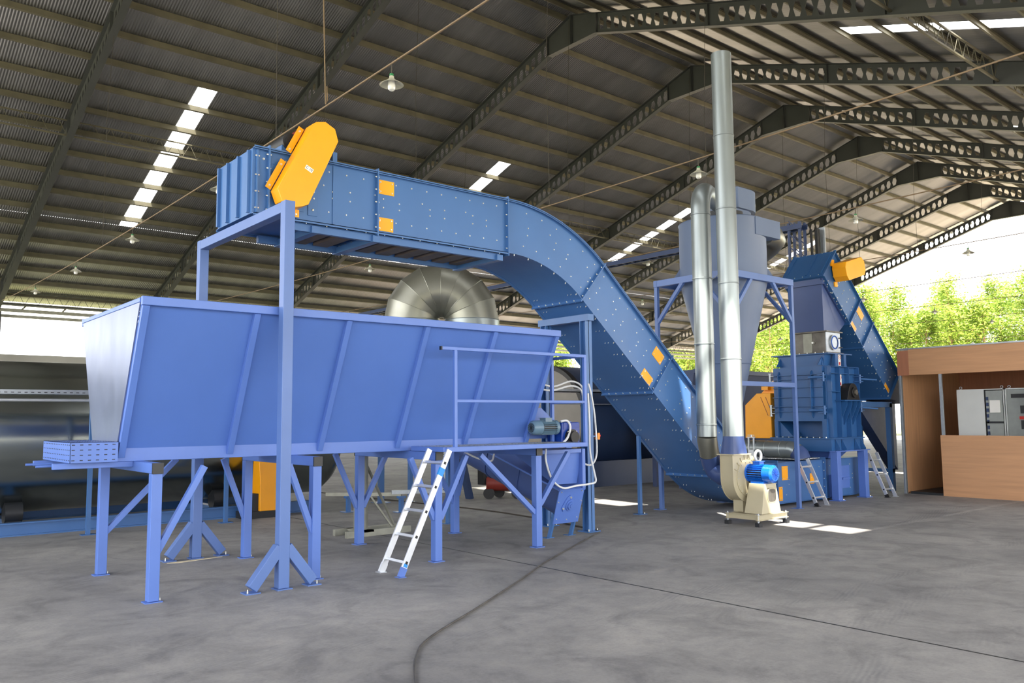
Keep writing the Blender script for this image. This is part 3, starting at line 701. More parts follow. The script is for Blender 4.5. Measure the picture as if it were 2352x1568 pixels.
# hopper drive
T = thing('hopper_drive', 'grey motor with deep blue gearbox on a bracket at the right end of the hopper', 'motor', (7.95, 8.9, 1.33))
def motor(T, c, d, R, L, mat, box=True, fins=24):
    """finned motor: c = centre of the fan cover end, d = direction from fan cover to shaft"""
    c = Vector(c); d = Vector(d).normalized(); ax = 'y' if abs(d.y) > .5 else 'x'; s = d.y if ax == 'y' else d.x
    MB().lathe([(.001, 0), (R*.75, 0), (R*.98, s*L*.06), (R*1.02, s*L*.33), (R*.95, s*L*.34), (.001, s*L*.34)], c, 28, ax=ax).build('fan_cover', M[mat], T)
    mb = MB()
    for i in range(5): mb.lathe([(R*(.14+.11*i), -s*.002), (R*(.18+.11*i), -s*.002)], c, 24, ax=ax)
    for i in range(6):
        a = PI*i/6; v = Vector((cos(a), 0, sin(a))) if ax == 'y' else Vector((0, cos(a), sin(a))); mb.bar(c-v*R*.66-d*.003, c+v*R*.66-d*.003, .004, .004, up=tuple(d))
    mb.build('vent_grille', M['gblue' if mat == 'mblue' else 'ink'], T)
    mb = MB().cyl(c+d*L*.34, c+d*L*.9, R*.80, n=28, m=1)  # core coloured dark to stand in for shade between the fins
    for i in range(fins):
        a = 2*PI*i/fins; v = Vector((cos(a), 0, sin(a))) if ax == 'y' else Vector((0, cos(a), sin(a)))
        mb.bar(c+d*L*.35+v*R*.9, c+d*L*.88+v*R*.9, .007, R*.24, up=tuple(v))
    mb.build('finned_body', [M[mat], M['dark']], T)
    mb = MB().cyl(c+d*L*.88, c+d*L*1.0, R*1.02, n=28); mb.build('end_shield', M[mat], T)
    if box: b = c+d*L*.6; MB().box(b.x-.06, b.x+.06, b.y-.06, b.y+.06, b.z+R*.8, b.z+R*1.3).box(b.x-.075, b.x+.075, b.y-.075, b.y+.075, b.z+R*1.3, b.z+R*1.36).build('terminal_box', M[mat], T)
MB().box(7.7, 8.02, 8.92, 8.95, 1.4, 1.84).prism([(8.02, 1.4), (8.02, 1.84), (8.2, 1.7), (8.2, 1.4)], 'y', 8.92, 8.95).build('bracket', M['frame'], T)
motor(T, (7.56, 8.62, 1.56), (1, 0, 0), .10, .46, 'mgrey')
MB().box(8.10, 8.46, 8.58, 8.9, 1.30, 1.63).box(8.09, 8.48, 8.57, 8.91, 1.28, 1.33).build('gearbox', M['gblue'], T, bevel=.02)
mb = MB()
for i in range(6): mb.box(8.13, 8.44, 8.565, 8.585, 1.53+i*.017, 1.537+i*.017)
mb.build('cooling_fin', M['gblue'], T)
mb = MB().cyl((8.27, 8.58, 1.42), (8.27, 8.53, 1.42), .11, n=28).cyl((8.27, 8.53, 1.42), (8.27, 8.48, 1.42), .082, n=28)
for i in range(4): a = PI/4+i*PI/2; mb.bolt((8.27+.11*cos(a), 8.55, 1.42+.11*sin(a)), (0, -1, 0), .013, .015)
mb.build('output_cover', [M['black'], M['bolt']], T)['label'] = 'black round output cover'
MB().box(8.49, 8.6, 8.9, 8.93, .95, 1.64).build('side_plate', M['frame'], T)
# screw conveyor sloping up under the hopper
T = thing('screw_conveyor', 'sloping blue screw trough with bolted square end plate below the platform', 'conveyor', (8.2, 8.6, 0))
ph = rad(17); A = Vector((0, cos(ph), sin(ph))); U = Vector((0, -sin(ph), cos(ph))); P0 = Vector((8.25, 8.62, .47))
def pt(u, w, a): return P0+Vector((1, 0, 0))*u+U*w+A*a
def sec(mb, poly, a0, a1, m=0):
    n = len(poly); mb.add([pt(u, w, a0) for u, w in poly]+[pt(u, w, a1) for u, w in poly], [tuple(range(n)), tuple(range(2*n-1, n-1, -1))]+[(i, n+i, n+(i+1) % n, (i+1) % n) for i in range(n)], m)
mb = MB(); sec(mb, [(-.245, -.275), (.245, -.275), (.245, .25), (-.245, .25)], -.014, 0)
for u, w in ((-.2, -.2), (0, -.22), (.2, -.2), (-.22, .05), (.22, .05), (-.2, .2), (.2, .2)): p = pt(u, w, -.014); mb.bolt(p, -A, .01, .01, 1)
mb.build('end_plate', [M['frame'], M['bolt']], T)
mb = MB(); c = pt(0, 0, -.014); mb.cyl(c, c-A*.03, .085, n=24).cyl(c-A*.03, c-A*.05, .06, n=24).cyl(c-A*.05, c-A*.06, .03, n=16)
sec(mb, [(-.15, -.03), (-.11, -.09), (.0, -.09), (.07, 0), (.04, .12), (-.02, .15), (-.07, .12)], -.03, -.014)
for u, w in ((-.12, -.045), (-.01, .115)): mb.bolt(pt(u, w, -.03), -A, .018, .014)
mb.build('flange_bearing', [M['frame'], M['bolt']], T)
tr = [(-.215, .215)]+[(.215*cos(rad(a)), .215*sin(rad(a))) for a in range(180, 361, 15)]+[(.215, .215)]
mb = MB(); sec(mb, tr, 0, 2.5)
for a in (.02, .9, 1.7): sec(mb, [(u*1.07, w*1.07) for u, w in tr], a, a+.02)
mb.build('trough', M['chute'], T)
mb = MB(); sec(mb, [(-.25, .215), (.25, .215), (.25, .24), (-.25, .24)], -.03, 2.5); mb.build('trough_lid', M['frame'], T)
MB().add([(7.95, 8.6, .76), (8.42, 8.6, .76), (8.42, 9.05, .96), (7.95, 9.05, .96), (7.72, 8.5, 1.24), (8.46, 8.5, 1.24), (8.46, 9.3, 1.24), (7.72, 9.3, 1.24)],
         [(0, 1, 2, 3), (0, 4, 5, 1), (1, 5, 6, 2), (2, 6, 7, 3), (3, 7, 4, 0)]) if False else None
mb = MB(); mb.add([(7.97, 8.6, .76), (8.40, 8.6, .76), (8.40, 9.05, .96), (7.97, 9.05, .96), (7.72, 8.55, 1.24), (8.46, 8.55, 1.24), (8.46, 9.3, 1.24), (7.72, 9.3, 1.24)],
       [(3, 2, 1, 0), (0, 1, 5, 4), (1, 2, 6, 5), (2, 3, 7, 6), (3, 0, 4, 7), (4, 5, 6, 7)])
mb.build('inlet_funnel', M['frame'], T)
MB().box(7.6, 8.4, 8.5, 8.56, 1.2, 1.25).box(8.42, 8.48, 8.5, 9.3, .7, 1.25).build('funnel_frame', M['frame'], T)
for x in (8.05, 8.47):
    l = MB().bar((x, 8.82, .0), (x, 8.70, .34), .06, .03, up=(1, 0, 0)).build('leg', M['conv'], T)
    MB().box(x-.07, x+.07, 8.78, 8.9, 0, .008).build('foot_plate', M['conv'], l)
# white conduits
def cable(name, label, pts, r=.014, mat='wht', n=8, sub=5, group='white conduits at the right end of the hopper'):
    P = [Vector(p) for p in pts]; out = []
    for i in range(len(P)-1):
        p0 = P[max(0, i-1)]; p1 = P[i]; p2 = P[i+1]; p3 = P[min(len(P)-1, i+2)]
        for k in range(sub):
            t = k/sub; out.append(.5*((2*p1)+(-p0+p2)*t+(2*p0-5*p1+4*p2-p3)*t*t+(-p0+3*p1-3*p2+p3)*t**3))
    out.append(P[-1])
    return tag(MB().tube(out, r, n).build(name, M[mat]), label, 'cable', group)
cable('conduit', 'white conduit looping from the gearbox out to the column and back up', [(8.42, 8.62, 1.18), (8.5, 8.6, 1.06), (8.75, 8.66, 1.0), (8.93, 8.72, 1.12), (8.98, 8.76, 1.4), (8.94, 8.76, 1.8), (8.88, 8.77, 2.1), (8.86, 8.79, 2.2)])
cable('conduit', 'white conduit hanging straight down the column to the screw end plate', [(8.72, 8.66, 2.05), (8.72, 8.64, 1.6), (8.70, 8.62, 1.2), (8.66, 8.5, .9), (8.6, 8.42, .78), (8.45, 8.41, .755), (8.2, 8.41, .745), (7.95, 8.42, .73), (7.78, 8.45, .86), (7.72, 8.5, 1.1), (7.72, 8.5, 1.27)])
cable('conduit', 'topmost of the white conduits bundled behind the railing above the motors', [(7.9, 8.95, 2.32), (8.1, 9.0, 2.2), (8.4, 9.05, 2.16), (8.7, 9.0, 2.24), (8.83, 8.9, 2.16), (8.83, 8.86, 1.95)])
cable('conduit', 'lower of the white conduits bundled behind the railing above the motors', [(7.86, 8.93, 2.27), (8.05, 8.98, 2.13), (8.35, 9.03, 2.1), (8.68, 8.98, 2.17), (8.8, 8.88, 2.1), (8.8, 8.85, 1.9)])
cable('conduit', 'white conduit dropping from the bundle down behind the grey motor', [(7.86, 8.95, 2.25), (7.98, 9.0, 2.1), (8.05, 9.05, 1.95), (8.05, 9.05, 1.6)])
cable('conduit', 'short white conduit curling from the grey motor to the deck', [(8.1, 8.6, 1.64), (8.2, 8.57, 1.65), (8.24, 8.55, 1.56), (8.16, 8.52, 1.42), (8.04, 8.5, 1.34)], .016)
cable('conduit', 'white conduit sagging under the hopper beside the screw trough', [(7.3, 9.9, 1.24), (7.5, 9.8, 1.12), (7.7, 9.7, 1.06), (7.75, 9.68, 1.16), (7.8, 9.7, 1.2), (7.95, 9.6, 1.18)])
cable('floor_cable', 'dark cable running over the floor from the column foot to the near edge', [(8.95, 8.7, .012), (7.7, 7.98, .012), (6.59, 7.32, .012), (5.81, 6.79, .012), (4.66, 6.05, .012), (3.73, 5.47, .012), (3.38, 5.13, .012), (3.05, 4.65, .012), (2.8, 4.2, .012)], .009, 'raw', group=None)
cable('floor_cable', 'dark cable lying straight on the floor under the hopper toward the column', [(8.9, 20, .012), (9.2, 16, .012), (9.5, 12.6, .012), (9.45, 11, .012), (9.3, 9.9, .012), (9.02, 8.8, .012)], .012, 'wire', group=None)
# ------------------------------------------------------------------ cyclone on its frame
CX, CY = 12.97, 9.25
T = thing('cyclone', 'tall lavender blue cyclone separator with cone, on a square four legged frame', 'cyclone', (CX, CY, 0))
R = .80
MB().lathe([(.3, 5.33), (R, 5.32), (R+.015, 5.31), (R, 5.29), (R, 4.22)], (CX, CY, 0), 48).build('barrel', M['cyc'], T)
MB().lathe([(R, 4.22), (R*.995, 4.17), (.17, 1.45), (.17, 1.15), (.22, 1.15), (.22, 1.12), (.001, 1.12)], (CX, CY, 0), 48).lathe([(.45, 2.66), (.462, 2.655), (.45, 2.64)], (CX, CY, 0), 48).build('cone', M['cyc'], T)
mb = MB(); yi = CY-R
mb.prism([(CX-.1, 4.98), (13.66, 4.98), (13.66, 5.31), (CX-.1, 5.31)], 'y', yi-.01, yi+.38)
mb.build('inlet_duct', M['cyc'], T)
MB().tube([(13.6, 8.72, 5.12), (13.85, 8.72, 5.12), (14.05, 8.8, 5.08), (14.16, 8.98, 5.0), (14.2, 9.2, 4.9), (14.2, 9.5, 4.7)], .2, 24).build('inlet_pipe', M['galvd'], T)
# outlet hood
hood = [(12.85, 8.78), (13.26, 8.78)]+[(13.26+.47*cos(rad(a)), 9.25+.47*sin(rad(a))) for a in range(-80, 81, 20)]+[(13.26, 9.72), (12.85, 9.72), (12.72, 9.5), (12.72, 9.0)]
MB().prism(hood, 'z', 5.54, 5.93).prism([(12.97+(x-12.97)*.86, 9.25+(y-9.25)*.86) for x, y in hood], 'z', 5.46, 5.54).build('outlet_hood', M['cyc'], T, smooth=30)
MB().cyl((CX, CY, 5.3), (CX, CY, 5.5), .42, n=32).build('outlet_neck', M['dark'], T)
FX0, FX1, FY0, FY1 = 12.0, 13.9, 8.42, 10.06
for x in (FX0, FX1):
    for y in (FY0, FY1):
        w = .035; l = MB().box(x-w, x+w, y-w, y+w, .01, 4.12).build('leg', M['portal'], T, bevel=.004)
        if y > 9 and x < 13: pass
        MB().box(x-.12, x+.06, y-.06, y+.1, 0, .01).build('foot_plate', M['portal'], l)
for y in (FY0, FY1):
    MB().box(FX0-.045, FX1+.045, y-.04, y+.04, 4.12, 4.24).build('top_beam', M['portal'], T, bevel=.005)
    MB().box(FX0, FX1, y-.03, y+.03, 2.22, 2.3).build('tie_beam', M['portal'], T)
    for a, b in ((FX1-.02, FX1-.62), (FX0+.02, FX0+.62)): MB().bar((a, y, 3.45), (b, y, 4.14), .06, .06).build('knee_brace', M['portal'], T)
for x in (FX0, FX1):
    MB().box(x-.04, x+.04, FY0+.04, FY1-.04, 4.122, 4.238).build('top_beam', M['portal'], T)
    for a, b in ((FY0+.02, FY0+.62), (FY1-.02, FY1-.62)): MB().bar((x, a, 3.45), (x, b, 4.14), .06, .06).build('knee_brace', M['portal'], T)
for a in (-45, 45, 135, 225):
    v = Vector((cos(rad(a)), sin(rad(a)), 0)); c = Vector((CX, CY, 0)); n_ = Vector((-v.y, v.x, 0))*.006
    pts = [c+v*(R-.01)+z*4.5, c+v*(R+.16)+z*4.24, c+v*(R-.01)+z*4.24]
    MB().add([p-n_ for p in pts]+[p+n_ for p in pts], [(0, 1, 2), (5, 4, 3), (0, 3, 4, 1), (1, 4, 5, 2), (2, 5, 3, 0)]) if False else None
    mb = MB(); mb.add([p-n_ for p in pts]+[p+n_ for p in pts], [(0, 1, 2), (5, 4, 3), (0, 3, 4, 1), (1, 4, 5, 2), (2, 5, 3, 0)]); mb.build('gusset', M['cyc'], T)
# ------------------------------------------------------------------ exhaust stack, down pipe, blower
SX, SY = 11.35, 8.0
T = thing('exhaust_stack', 'tallest shiny galvanised pipe, rising straight from the beige blower toward the roof', 'pipe', (SX, SY, 1.1))
mb = MB().lathe([(.165, 1.37), (.165, 7.76), (.158, 7.76), (.158, 7.5)], (SX, SY, 0), 40)
for zz in (2.62, 3.86, 5.10, 6.34): mb.lathe([(.165, zz-.012), (.172, zz-.006), (.172, zz+.006), (.165, zz+.012)], (SX, SY, 0), 40)
mb.build('pipe', M['galv'], T)
# square to round boot
n = 32; vsq = []; b = .165; BZ = 1.095
mb = MB(); v0 = []; v1 = []
for i in range(n):
    a = 2*PI*i/n; k = min(.205/max(1e-6, abs(cos(a))), .125/max(1e-6, abs(sin(a)))); v0.append((SX+cos(a)*k, SY+sin(a)*k, BZ)); v1.append((SX+cos(a)*.168, SY+sin(a)*.168, 1.375))
mb.add(v0+v1, [(i, (i+1) % n, n+(i+1) % n, n+i) for i in range(n)]); mb.build('square_boot', M['chute'], T, smooth=20)['label'] = 'violet blue square to round boot'
DX, DY = 11.33, 8.5
T = thing('down_pipe', 'shorter galvanised pipe left of the tall stack, its top bent into the cyclone', 'pipe', (DX, DY, .8))
pp = [(12.73, 9.03, 5.57), (12.2, 8.83, 5.57)]+[(DX+.36*(1-cos(rad(a)))*.936, DY+.36*(1-cos(rad(a)))*.35, 5.21+.36*sin(rad(a))) for a in range(90, -1, -15)]
pp += [(DX, DY, 5.05), (DX, DY, 1.36)]
mb = MB().tube(pp, .162, 32)
for zz in (5.1, 4.0, 2.9, 1.56): mb.lathe([(.163, zz-.012), (.172, zz-.006), (.172, zz+.006), (.163, zz+.012)], (DX, DY, 0), 32)
mb.build('pipe', M['galv'], T)
MB().tube([(DX, DY, 1.37), (DX+.01, DY+.01, 1.31), (DX+.12, DY+.05, 1.06)], .164, 32).build('bend', M['galvd'], T)
MB().tube([(DX+.12, DY+.05, 1.06), (DX+.19, DY+.06, .92), (DX+.24, DY+.03, .8), (DX+.22, DY-.12, .73), (11.52, 8.13, .71)], [.168, .17, .172, .175, .175], 28).build('inlet_elbow', M['chute'], T)['label'] = 'violet blue inlet elbow'
MB().tube([(DX+.06, DY-.16, 3.98), (SX+.03, SY+.165, 4.06)], .008, 6).build('tie_rod', M['zinc'], T)
# blower
BX, BY = 11.45, 8.12
T = thing('blower', 'beige centrifugal blower with bright blue motor at the foot of the tall pipe', 'blower', (11.55, 7.8, 0))
x0, x1, y0, y1 = 11.16, 11.92, 7.46, 8.02
mb = MB()
for y in (y0, y1): mb.box(x0-.03, x1+.03, y-.005, y+.005, .095, .172).box(x0-.03, x1+.03, y-.03, y+.03, .168, .175).box(x0-.03, x1+.03, y-.03, y+.03, .09, .097)
for x in (x0+.02, x1-.02): mb.box(x-.005, x+.005, y0, y1, .095, .17).box(x-.03, x+.03, y0, y1, .169, .175)
mb.build('base_frame', M['beige'], T)
for x in (x0, x1):
    for y in (y0, y1):
        f = MB().box(x-.04, x+.04, y-.04, y+.04, 0, .06).build('rubber_foot', M['dark'], T, bevel=.006)
        MB().cyl((x, y, .06), (x, y, .2), .009, n=8).cyl((x, y, .07), (x, y, .082), .018, n=6).cyl((x, y, .175), (x, y, .187), .018, n=6).build('levelling_bolt', M['zinc'], f)
# spiral casing in the X-Z plane
cx, cz = 11.52, .71
sp = []
for i in range(33):
    a = 180+270*i/32; r = .37
    sp.append((cx+r*cos(rad(a)), cz+r*sin(rad(a))))
sp = [(cx-.37, 1.085)]+sp
# outlet stands on the left, circle body turning to the right
sp += [(cx+.03, 1.085)]
ys, ye = 7.88, 8.12
def ring(mb, poly, ya, yb): mb.prism(poly, 'y', ya, yb)
mb = MB(); ring(mb, sp, ys+.012, ye-.012); mb.build('scroll_band', M['beige'], T, smooth=30)
for ya, yb in ((ys, ys+.012), (ye-.012, ye)):
    big = [((x-cx)*1.035+cx, (zz-cz)*1.035+cz if zz < 1.0 else zz) for x, zz in sp]
    MB().prism(big, 'y', ya, yb).build('scroll_side', M['beige'], T, smooth=30)
mb = MB().cyl((cx, ys-.012, cz), (cx, ys, cz), .29, n=40)
for i in range(14): a = 2*PI*i/14; mb.bolt((cx+.26*cos(a), ys-.012, cz+.26*sin(a)), (0, -1, 0), .011, .012)
for i in range(8): a = rad(30+i*18); mb.bar((cx+.3*cos(a), ys-.006, cz+.3*sin(a)), (cx+.37*cos(a), ys-.006, cz+.37*sin(a)), .012, .02, up=(0, 1, 0))
mb.build('front_disc', [M['beige'], M['bolt']], T)
MB().box(cx-.41, cx+.07, ys-.04, ye+.04, 1.078, 1.095).build('outlet_flange', M['beige'], T)
MB().box(cx-.1, cx+.1, ys+.03, ye-.03, .175, .36).build('casing_stand', M['beige'], T)
# motor trestle
def taper(x0, x1, y0, y1, z0, X0_, X1_, Y0_, Y1_, z1):
    mb = MB(); mb.add([(x0, y0, z0), (x1, y0, z0), (x1, y1, z0), (x0, y1, z0), (X0_, Y0_, z1), (X1_, Y0_, z1), (X1_, Y1_, z1), (X0_, Y1_, z1)],
        [(3, 2, 1, 0), (4, 5, 6, 7), (0, 1, 5, 4), (1, 2, 6, 5), (2, 3, 7, 6), (3, 0, 4, 7)]); return mb
taper(11.29, 11.82, 7.48, 7.80, .175, 11.44, 11.76, 7.52, 7.80, .632).build('trestle', M['beige'], T, smooth=0, bevel=.006)
ov = [(11.6+.135*cos(rad(a))*(1.0), .475+.125*sin(rad(a))) for a in range(0, 360, 15)]
def sq(p, cxx, czz, a, b, e=.55):
    out = []
    for t in range(0, 360, 12): c, s_ = cos(rad(t)), sin(rad(t)); out.append((cxx+a*abs(c)**e*(1 if c >= 0 else -1), czz+b*abs(s_)**e*(1 if s_ >= 0 else -1)))
    return out
MB().prism(sq(0, 11.60, .45, .105, .1), 'y', 7.494, 7.53).build('oval_shade_plug', M['dark'], T)  # dark plug: shade inside the trestle opening put into its colour
MB().prism(sq(0, 11.60, .45, .12, .115), 'y', 7.49, 7.505).build('opening_rim', M['beige'], T)
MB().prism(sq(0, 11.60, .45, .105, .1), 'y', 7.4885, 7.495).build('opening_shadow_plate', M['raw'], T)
motor(T, (11.57, 7.40, .785), (0, 1, 0), .143, .5, 'mblue')
MB().box(11.46, 11.68, 7.55, 7.78, .632, .67).build('motor_foot', M['mblue'], T)
ey = [(11.72+.085*cos(rad(a)), 7.80, 1.05+.085*sin(rad(a))) for a in range(0, 360, 18)]
MB().tube(ey, .022, 10, close=True).build('lifting_ring', M['wht'], T)
# ------------------------------------------------------------------ horizontal extraction duct with slide gate
T = thing('extraction_duct', 'short horizontal galvanised duct with a slide gate, bending down into the conveyor floor box', 'duct', (15.0, 9.8, .8))
mb = MB().tube([(15.2, 10.7, 1.05), (15.05, 10.55, 1.04), (15.0, 10.35, 1.03), (15.0, 9.25, 1.02)], .165, 28)
for y in (10.2, 9.95, 9.75, 9.4): mb.lathe([(.166, -.008), (.174, 0), (.166, .008)], (15.0, y, 1.022), 28, ax='y')
mb.build('pipe', M['galv'], T)
MB().tube([(15.0, 9.25, 1.02), (15.0, 9.17, 1.015), (15.0, 9.09, .98)], .165, 28).build('bend', M['galv'], T)
MB().tube([(15.0, 9.09, .98), (15.0, 9.02, .92), (15.0, 8.99, .82)], [.168, .172, .175], 28).build('boot', M['chute'], T)['label'] = 'violet blue boot'
mb = MB().box(14.82, 15.18, 9.96, 10.1, .86, 1.0)
for y in (9.97, 10.09): mb.box(14.83, 14.86, y-.012, y+.012, 1.0, 1.26)
mb.box(14.8, 14.88, 9.95, 10.11, 1.25, 1.27).cyl((14.84, 10.03, 1.27), (14.84, 10.03, 1.31), .02, n=8).bar((14.84, 9.95, 1.3), (14.84, 10.11, 1.3), .015, .012)
mb.build('slide_gate', M['alu'], T)
MB().box(14.7, 15.6, 8.9, 9.82, .835, .85).build('deck_grating', M['grate'], T)
# ------------------------------------------------------------------ crusher
KX0, KX1, KY0, KY1 = 15.65, 16.82, 8.76, 9.95
T = thing('crusher', 'big ribbed blue crusher with yellow belt guard and clamped door, standing on thick legs', 'machine', (16.2, 9.35, 0))
MB().box(KX0, KX1, KY0, KY1, 1.60, 2.70).box(KX0+.42, KX1, KY0, KY1, 1.24, 1.60).box(KX0, KX0+.42, KY0, KY0+.02, 1.24, 1.6).box(KX0, KX0+.42, KY1-.02, KY1, 1.24, 1.6).build('body', M['crush'], T)
# tapered neck and top flange
taper(KX0+.08, KX1-.12, KY0+.1, KY1-.1, 2.70, KX0+.08, KX1-.3, KY0+.06, KY1-.06, 2.95).build('neck', M['crush'], T, smooth=0)
mb = MB().box(KX0+.0, KX1-.2, KY0-.06, KY1+.06, 2.945, 2.965)
for i in range(7): mb.bolt((KX0+.02, KY0+.05+i*.18, 2.965), (0, 0, 1), .014, .025)
mb.build('top_flange', [M['crush'], M['bolt']], T)
for y in (KY0+.12, KY1-.12): MB().prism([(KX0-.1, 2.72), (KX0+.1, 2.92), (KX0+.12, 2.72)], 'y', y-.006, y+.006).prism([(KX0+.02, 2.72), (KX0+.1, 2.92), (KX0+.1, 2.72)], 'y', y-.02, y+.02).build('gusset', M['crush'], T)
# door on the near long face with ribs
D = MB().box(KX0-.06, KX0-.045, KY0+.05, KY1-.02, 1.62, 2.69).box(KX0-.045, KX0, KY0+.05, KY1-.02, 2.6, 2.69).build('door', M['crush'], T)
for y in (KY0+.28, KY0+.68, KY1-.16):
    MB().prism([(KX0-.06, 1.64), (KX0-.1, 1.7), (KX0-.13, 1.78), (KX0-.13, 2.5), (KX0-.1, 2.58), (KX0-.06, 2.62)], 'y', y-.008, y+.008).build('upright_rib', M['crush'], D)
for zz in (1.78, 1.88, 2.07, 2.27, 2.44, 2.53): MB().box(KX0-.115, KX0-.06, KY0+.05, KY1-.02, zz-.005, zz+.005).build('cross_rib', M['crush'], D)
for zz in (1.8, 2.47):
    MB().cyl((KX0-.13, KY0-.01, zz-.09), (KX0-.13, KY0-.01, zz+.09), .022, n=12).cyl((KX0-.14, KY0, zz), (KX0-.16, KY0+.3, zz), .022, .026, 12).box(KX0-.15, KX0-.06, KY0-.02, KY0+.12, zz-.05, zz-.03).box(KX0-.15, KX0-.06, KY0-.02, KY0+.12, zz+.03, zz+.05).build('clamp', M['conv'], D)
    MB().cyl((KX0-.1, KY1+.04, zz-.1), (KX0-.1, KY1+.04, zz+.1), .022, n=12).cyl((KX0-.1, KY1+.04, zz-.12), (KX0-.1, KY1+.04, zz-.1), .034, n=10).cyl((KX0-.1, KY1+.04, zz+.1), (KX0-.1, KY1+.04, zz+.12), .034, n=10).box(KX0-.12, KX0-.05, KY1-.06, KY1+.05, zz-.06, zz-.05).box(KX0-.12, KX0-.05, KY1-.06, KY1+.05, zz+.05, zz+.06).build('hinge', M['zinc'], D)
# recess below the door
MB().box(KX0-.05, KX0-.0, KY0+.0, KY0+.1, 1.24, 1.579).box(KX0-.05, KX0, KY1-.08, KY1, 1.24, 1.579).box(KX0-.05, KX0, KY0, KY1, 1.58, 1.62).build('door_sill', M['crush'], T)
MB().prism([(KY1-.08, 1.58), (KY1-.02, 1.58), (KY1-.02, 1.25), (KY1-.4, 1.25)], 'x', KX0+.02, KX0+.4).build('sill_slope', M['crush'], T)
# end face: uprights, flange strips, bearing, signs
for x in (KX0+.02, KX0+.36, KX0+.74, KX1-.02): MB().box(x-.006, x+.006, KY0-.1, KY0, 1.25, 2.69).build('upright_rib', M['crush'], T)
for x in (KX0+.36, KX0+.7): MB().box(x-.05, x+.05, KY0-.045, KY0, 2.69, 2.95).build('upright_rib', M['crush'], T)
for zz in (2.69, 2.55): MB().box(KX0, KX1, KY0-.08, KY0, zz-.006, zz+.006).build('flange_strip', M['crush'], T)
MB().box(KX0, KX0+.36, KY0-.09, KY0, 2.17, 2.185).box(KX0+.76, KX1, KY0-.09, KY0, 2.17, 2.185).build('flange_strip', M['crush'], T)
MB().box(KX0+.3, KX1, KY0-.22, KY0, 1.985, 2.005).build('bearing_shelf', M['crush'], T)
for x in (KX0+.42, KX0+.62, KX0+.82, KX0+.98): MB().prism([(KY0-.2, 1.985), (KY0-.2, 1.9), (KY0-.02, 1.5), (KY0, 1.5), (KY0, 1.985)], 'x', x-.006, x+.006).build('shelf_gusset', M['crush'], T)
bb = [(KX0+.40, 2.005)]+[(KX0+.66+.18*cos(rad(a)), 2.17+.18*sin(rad(a))) for a in range(170, 9, -15)]+[(KX0+.92, 2.005)]
MB().prism(bb, 'y', KY0-.22, KY0-.03).cyl((KX0+.66, KY0-.22, 2.16), (KX0+.66, KY0-.26, 2.16), .11, n=24).build('pillow_block', M['black'], T, bevel=.01)
MB().cyl((KX0+.66, KY0-.26, 2.16), (KX0+.66, KY0-.29, 2.16), .055, n=16).build('shaft_end', M['raw'], T)
for zz in (1.85, 2.45): MB().cyl((KX1-.05, KY0-.13, zz-.09), (KX1-.05, KY0-.13, zz+.09), .022, n=10).cyl((KX1-.05, KY0-.15, zz), (KX1+.1, KY0-.42, zz-.03), .016, n=8).box(KX1-.1, KX1+.04, KY0-.16, KY0, zz-.06, zz-.045).box(KX1-.1, KX1+.04, KY0-.16, KY0, zz+.045, zz+.06).build('clamp', M['conv'], T)
def sign(x, zz, kind):
    s_ = MB().box(x-.05, x+.05, KY0-.016, KY0-.012, zz-.13, zz+.13).build('safety_sign', M['label'], T)
    y = KY0-.0165
    m_ = {'no': 'inkred', 'must': 'inkblue'}[kind]
    if kind == 'no':
        MB().tube([(x+.038*cos(rad(a)), y, zz+.07+.038*sin(rad(a))) for a in range(0, 360, 20)], .004, 6, close=True).bar((x-.027, y, zz+.097), (x+.027, y, zz+.043), .003, .007, up=(0, 1, 0)).build('symbol', M[m_], s_); MB().box(x-.03, x+.03, y-.0005, y, zz-.09, zz-.03).build('caption_panel', M[m_], s_)
        MB().box(x-.04, x+.04, y-.0005, y, zz-.125, zz-.105).build('caption_bar', M['ink'], s_)
    else:
        MB().cyl((x, y, zz+.05), (x, y-.0008, zz+.05), .045, n=24).build('symbol', M[m_], s_); MB().box(x-.042, x+.042, y-.0005, y, zz-.115, zz-.03).build('caption_panel', M[m_], s_)
sign(KX0+.28+.25, 2.82, 'no')
sign(KX0+.28+.25, 2.40, 'no'); sign(KX0+.13, 2.32, 'must')
# base flange, stools, legs
mb = MB().box(KX0-.08, KX1+.08, KY0-.12, KY1+.1, 1.215, 1.24)
for i in range(9): mb.bolt((KX0-.06, KY0+.02+i*.14, 1.24), (0, 0, 1), .014, .02)
mb.build('base_flange', [M['crush'], M['bolt']], T)
MB().box(KX0-.05, KX1+.05, KY0-.08, KY1+.05, .97, 1.215).build('base_box', M['crush'], T)
for x in (KX0+.1, KX0+.35, KX1-.3, KX1-.05): MB().prism([(KY0-.19, .99), (KY0-.19, 1.02), (KY0-.09, 1.21), (KY0-.08, .99)], 'x', x-.008, x+.008).build('stool_gusset', M['crush'], T)
MB().box(KX0-.1, KX1+.12, KY0-.2, KY0-.06, .965, .985).build('stool_plate', M['frame'], T)
for x in (KX0+.02, KX1-.06):
    for y in (KY0-.12, KY1+.07):
        l = MB().box(x-.075, x+.075, y-.075, y+.075, .015, .965).build('leg', M['frame'], T, bevel=.006)
        MB().box(x-.12, x+.12, y-.11, y+.11, 0, .015).bolt((x+.09, y-.08, .015), (0, 0, 1), .014, .02).build('foot_plate', [M['frame'], M['bolt']], l)
taper(KX0+.3, KX1-.4, KY0+.2, KY1-.2, .815, KX0+.2, KX1-.22, KY0+.1, KY1-.1, .97).build('outlet_funnel', M['frame'], T, smooth=0)
# floor box details under the crusher: discharge door and drive
MB().box(KX0+.45, KX0+.9, 8.835, 8.85, .2, .66).box(KX0+.55, KX0+.85, 8.79, 8.835, .38, .42).box(KX0+.1, KX0+.2, 8.7, 8.85, .02, .5).build('discharge_door', M['frame'], T)
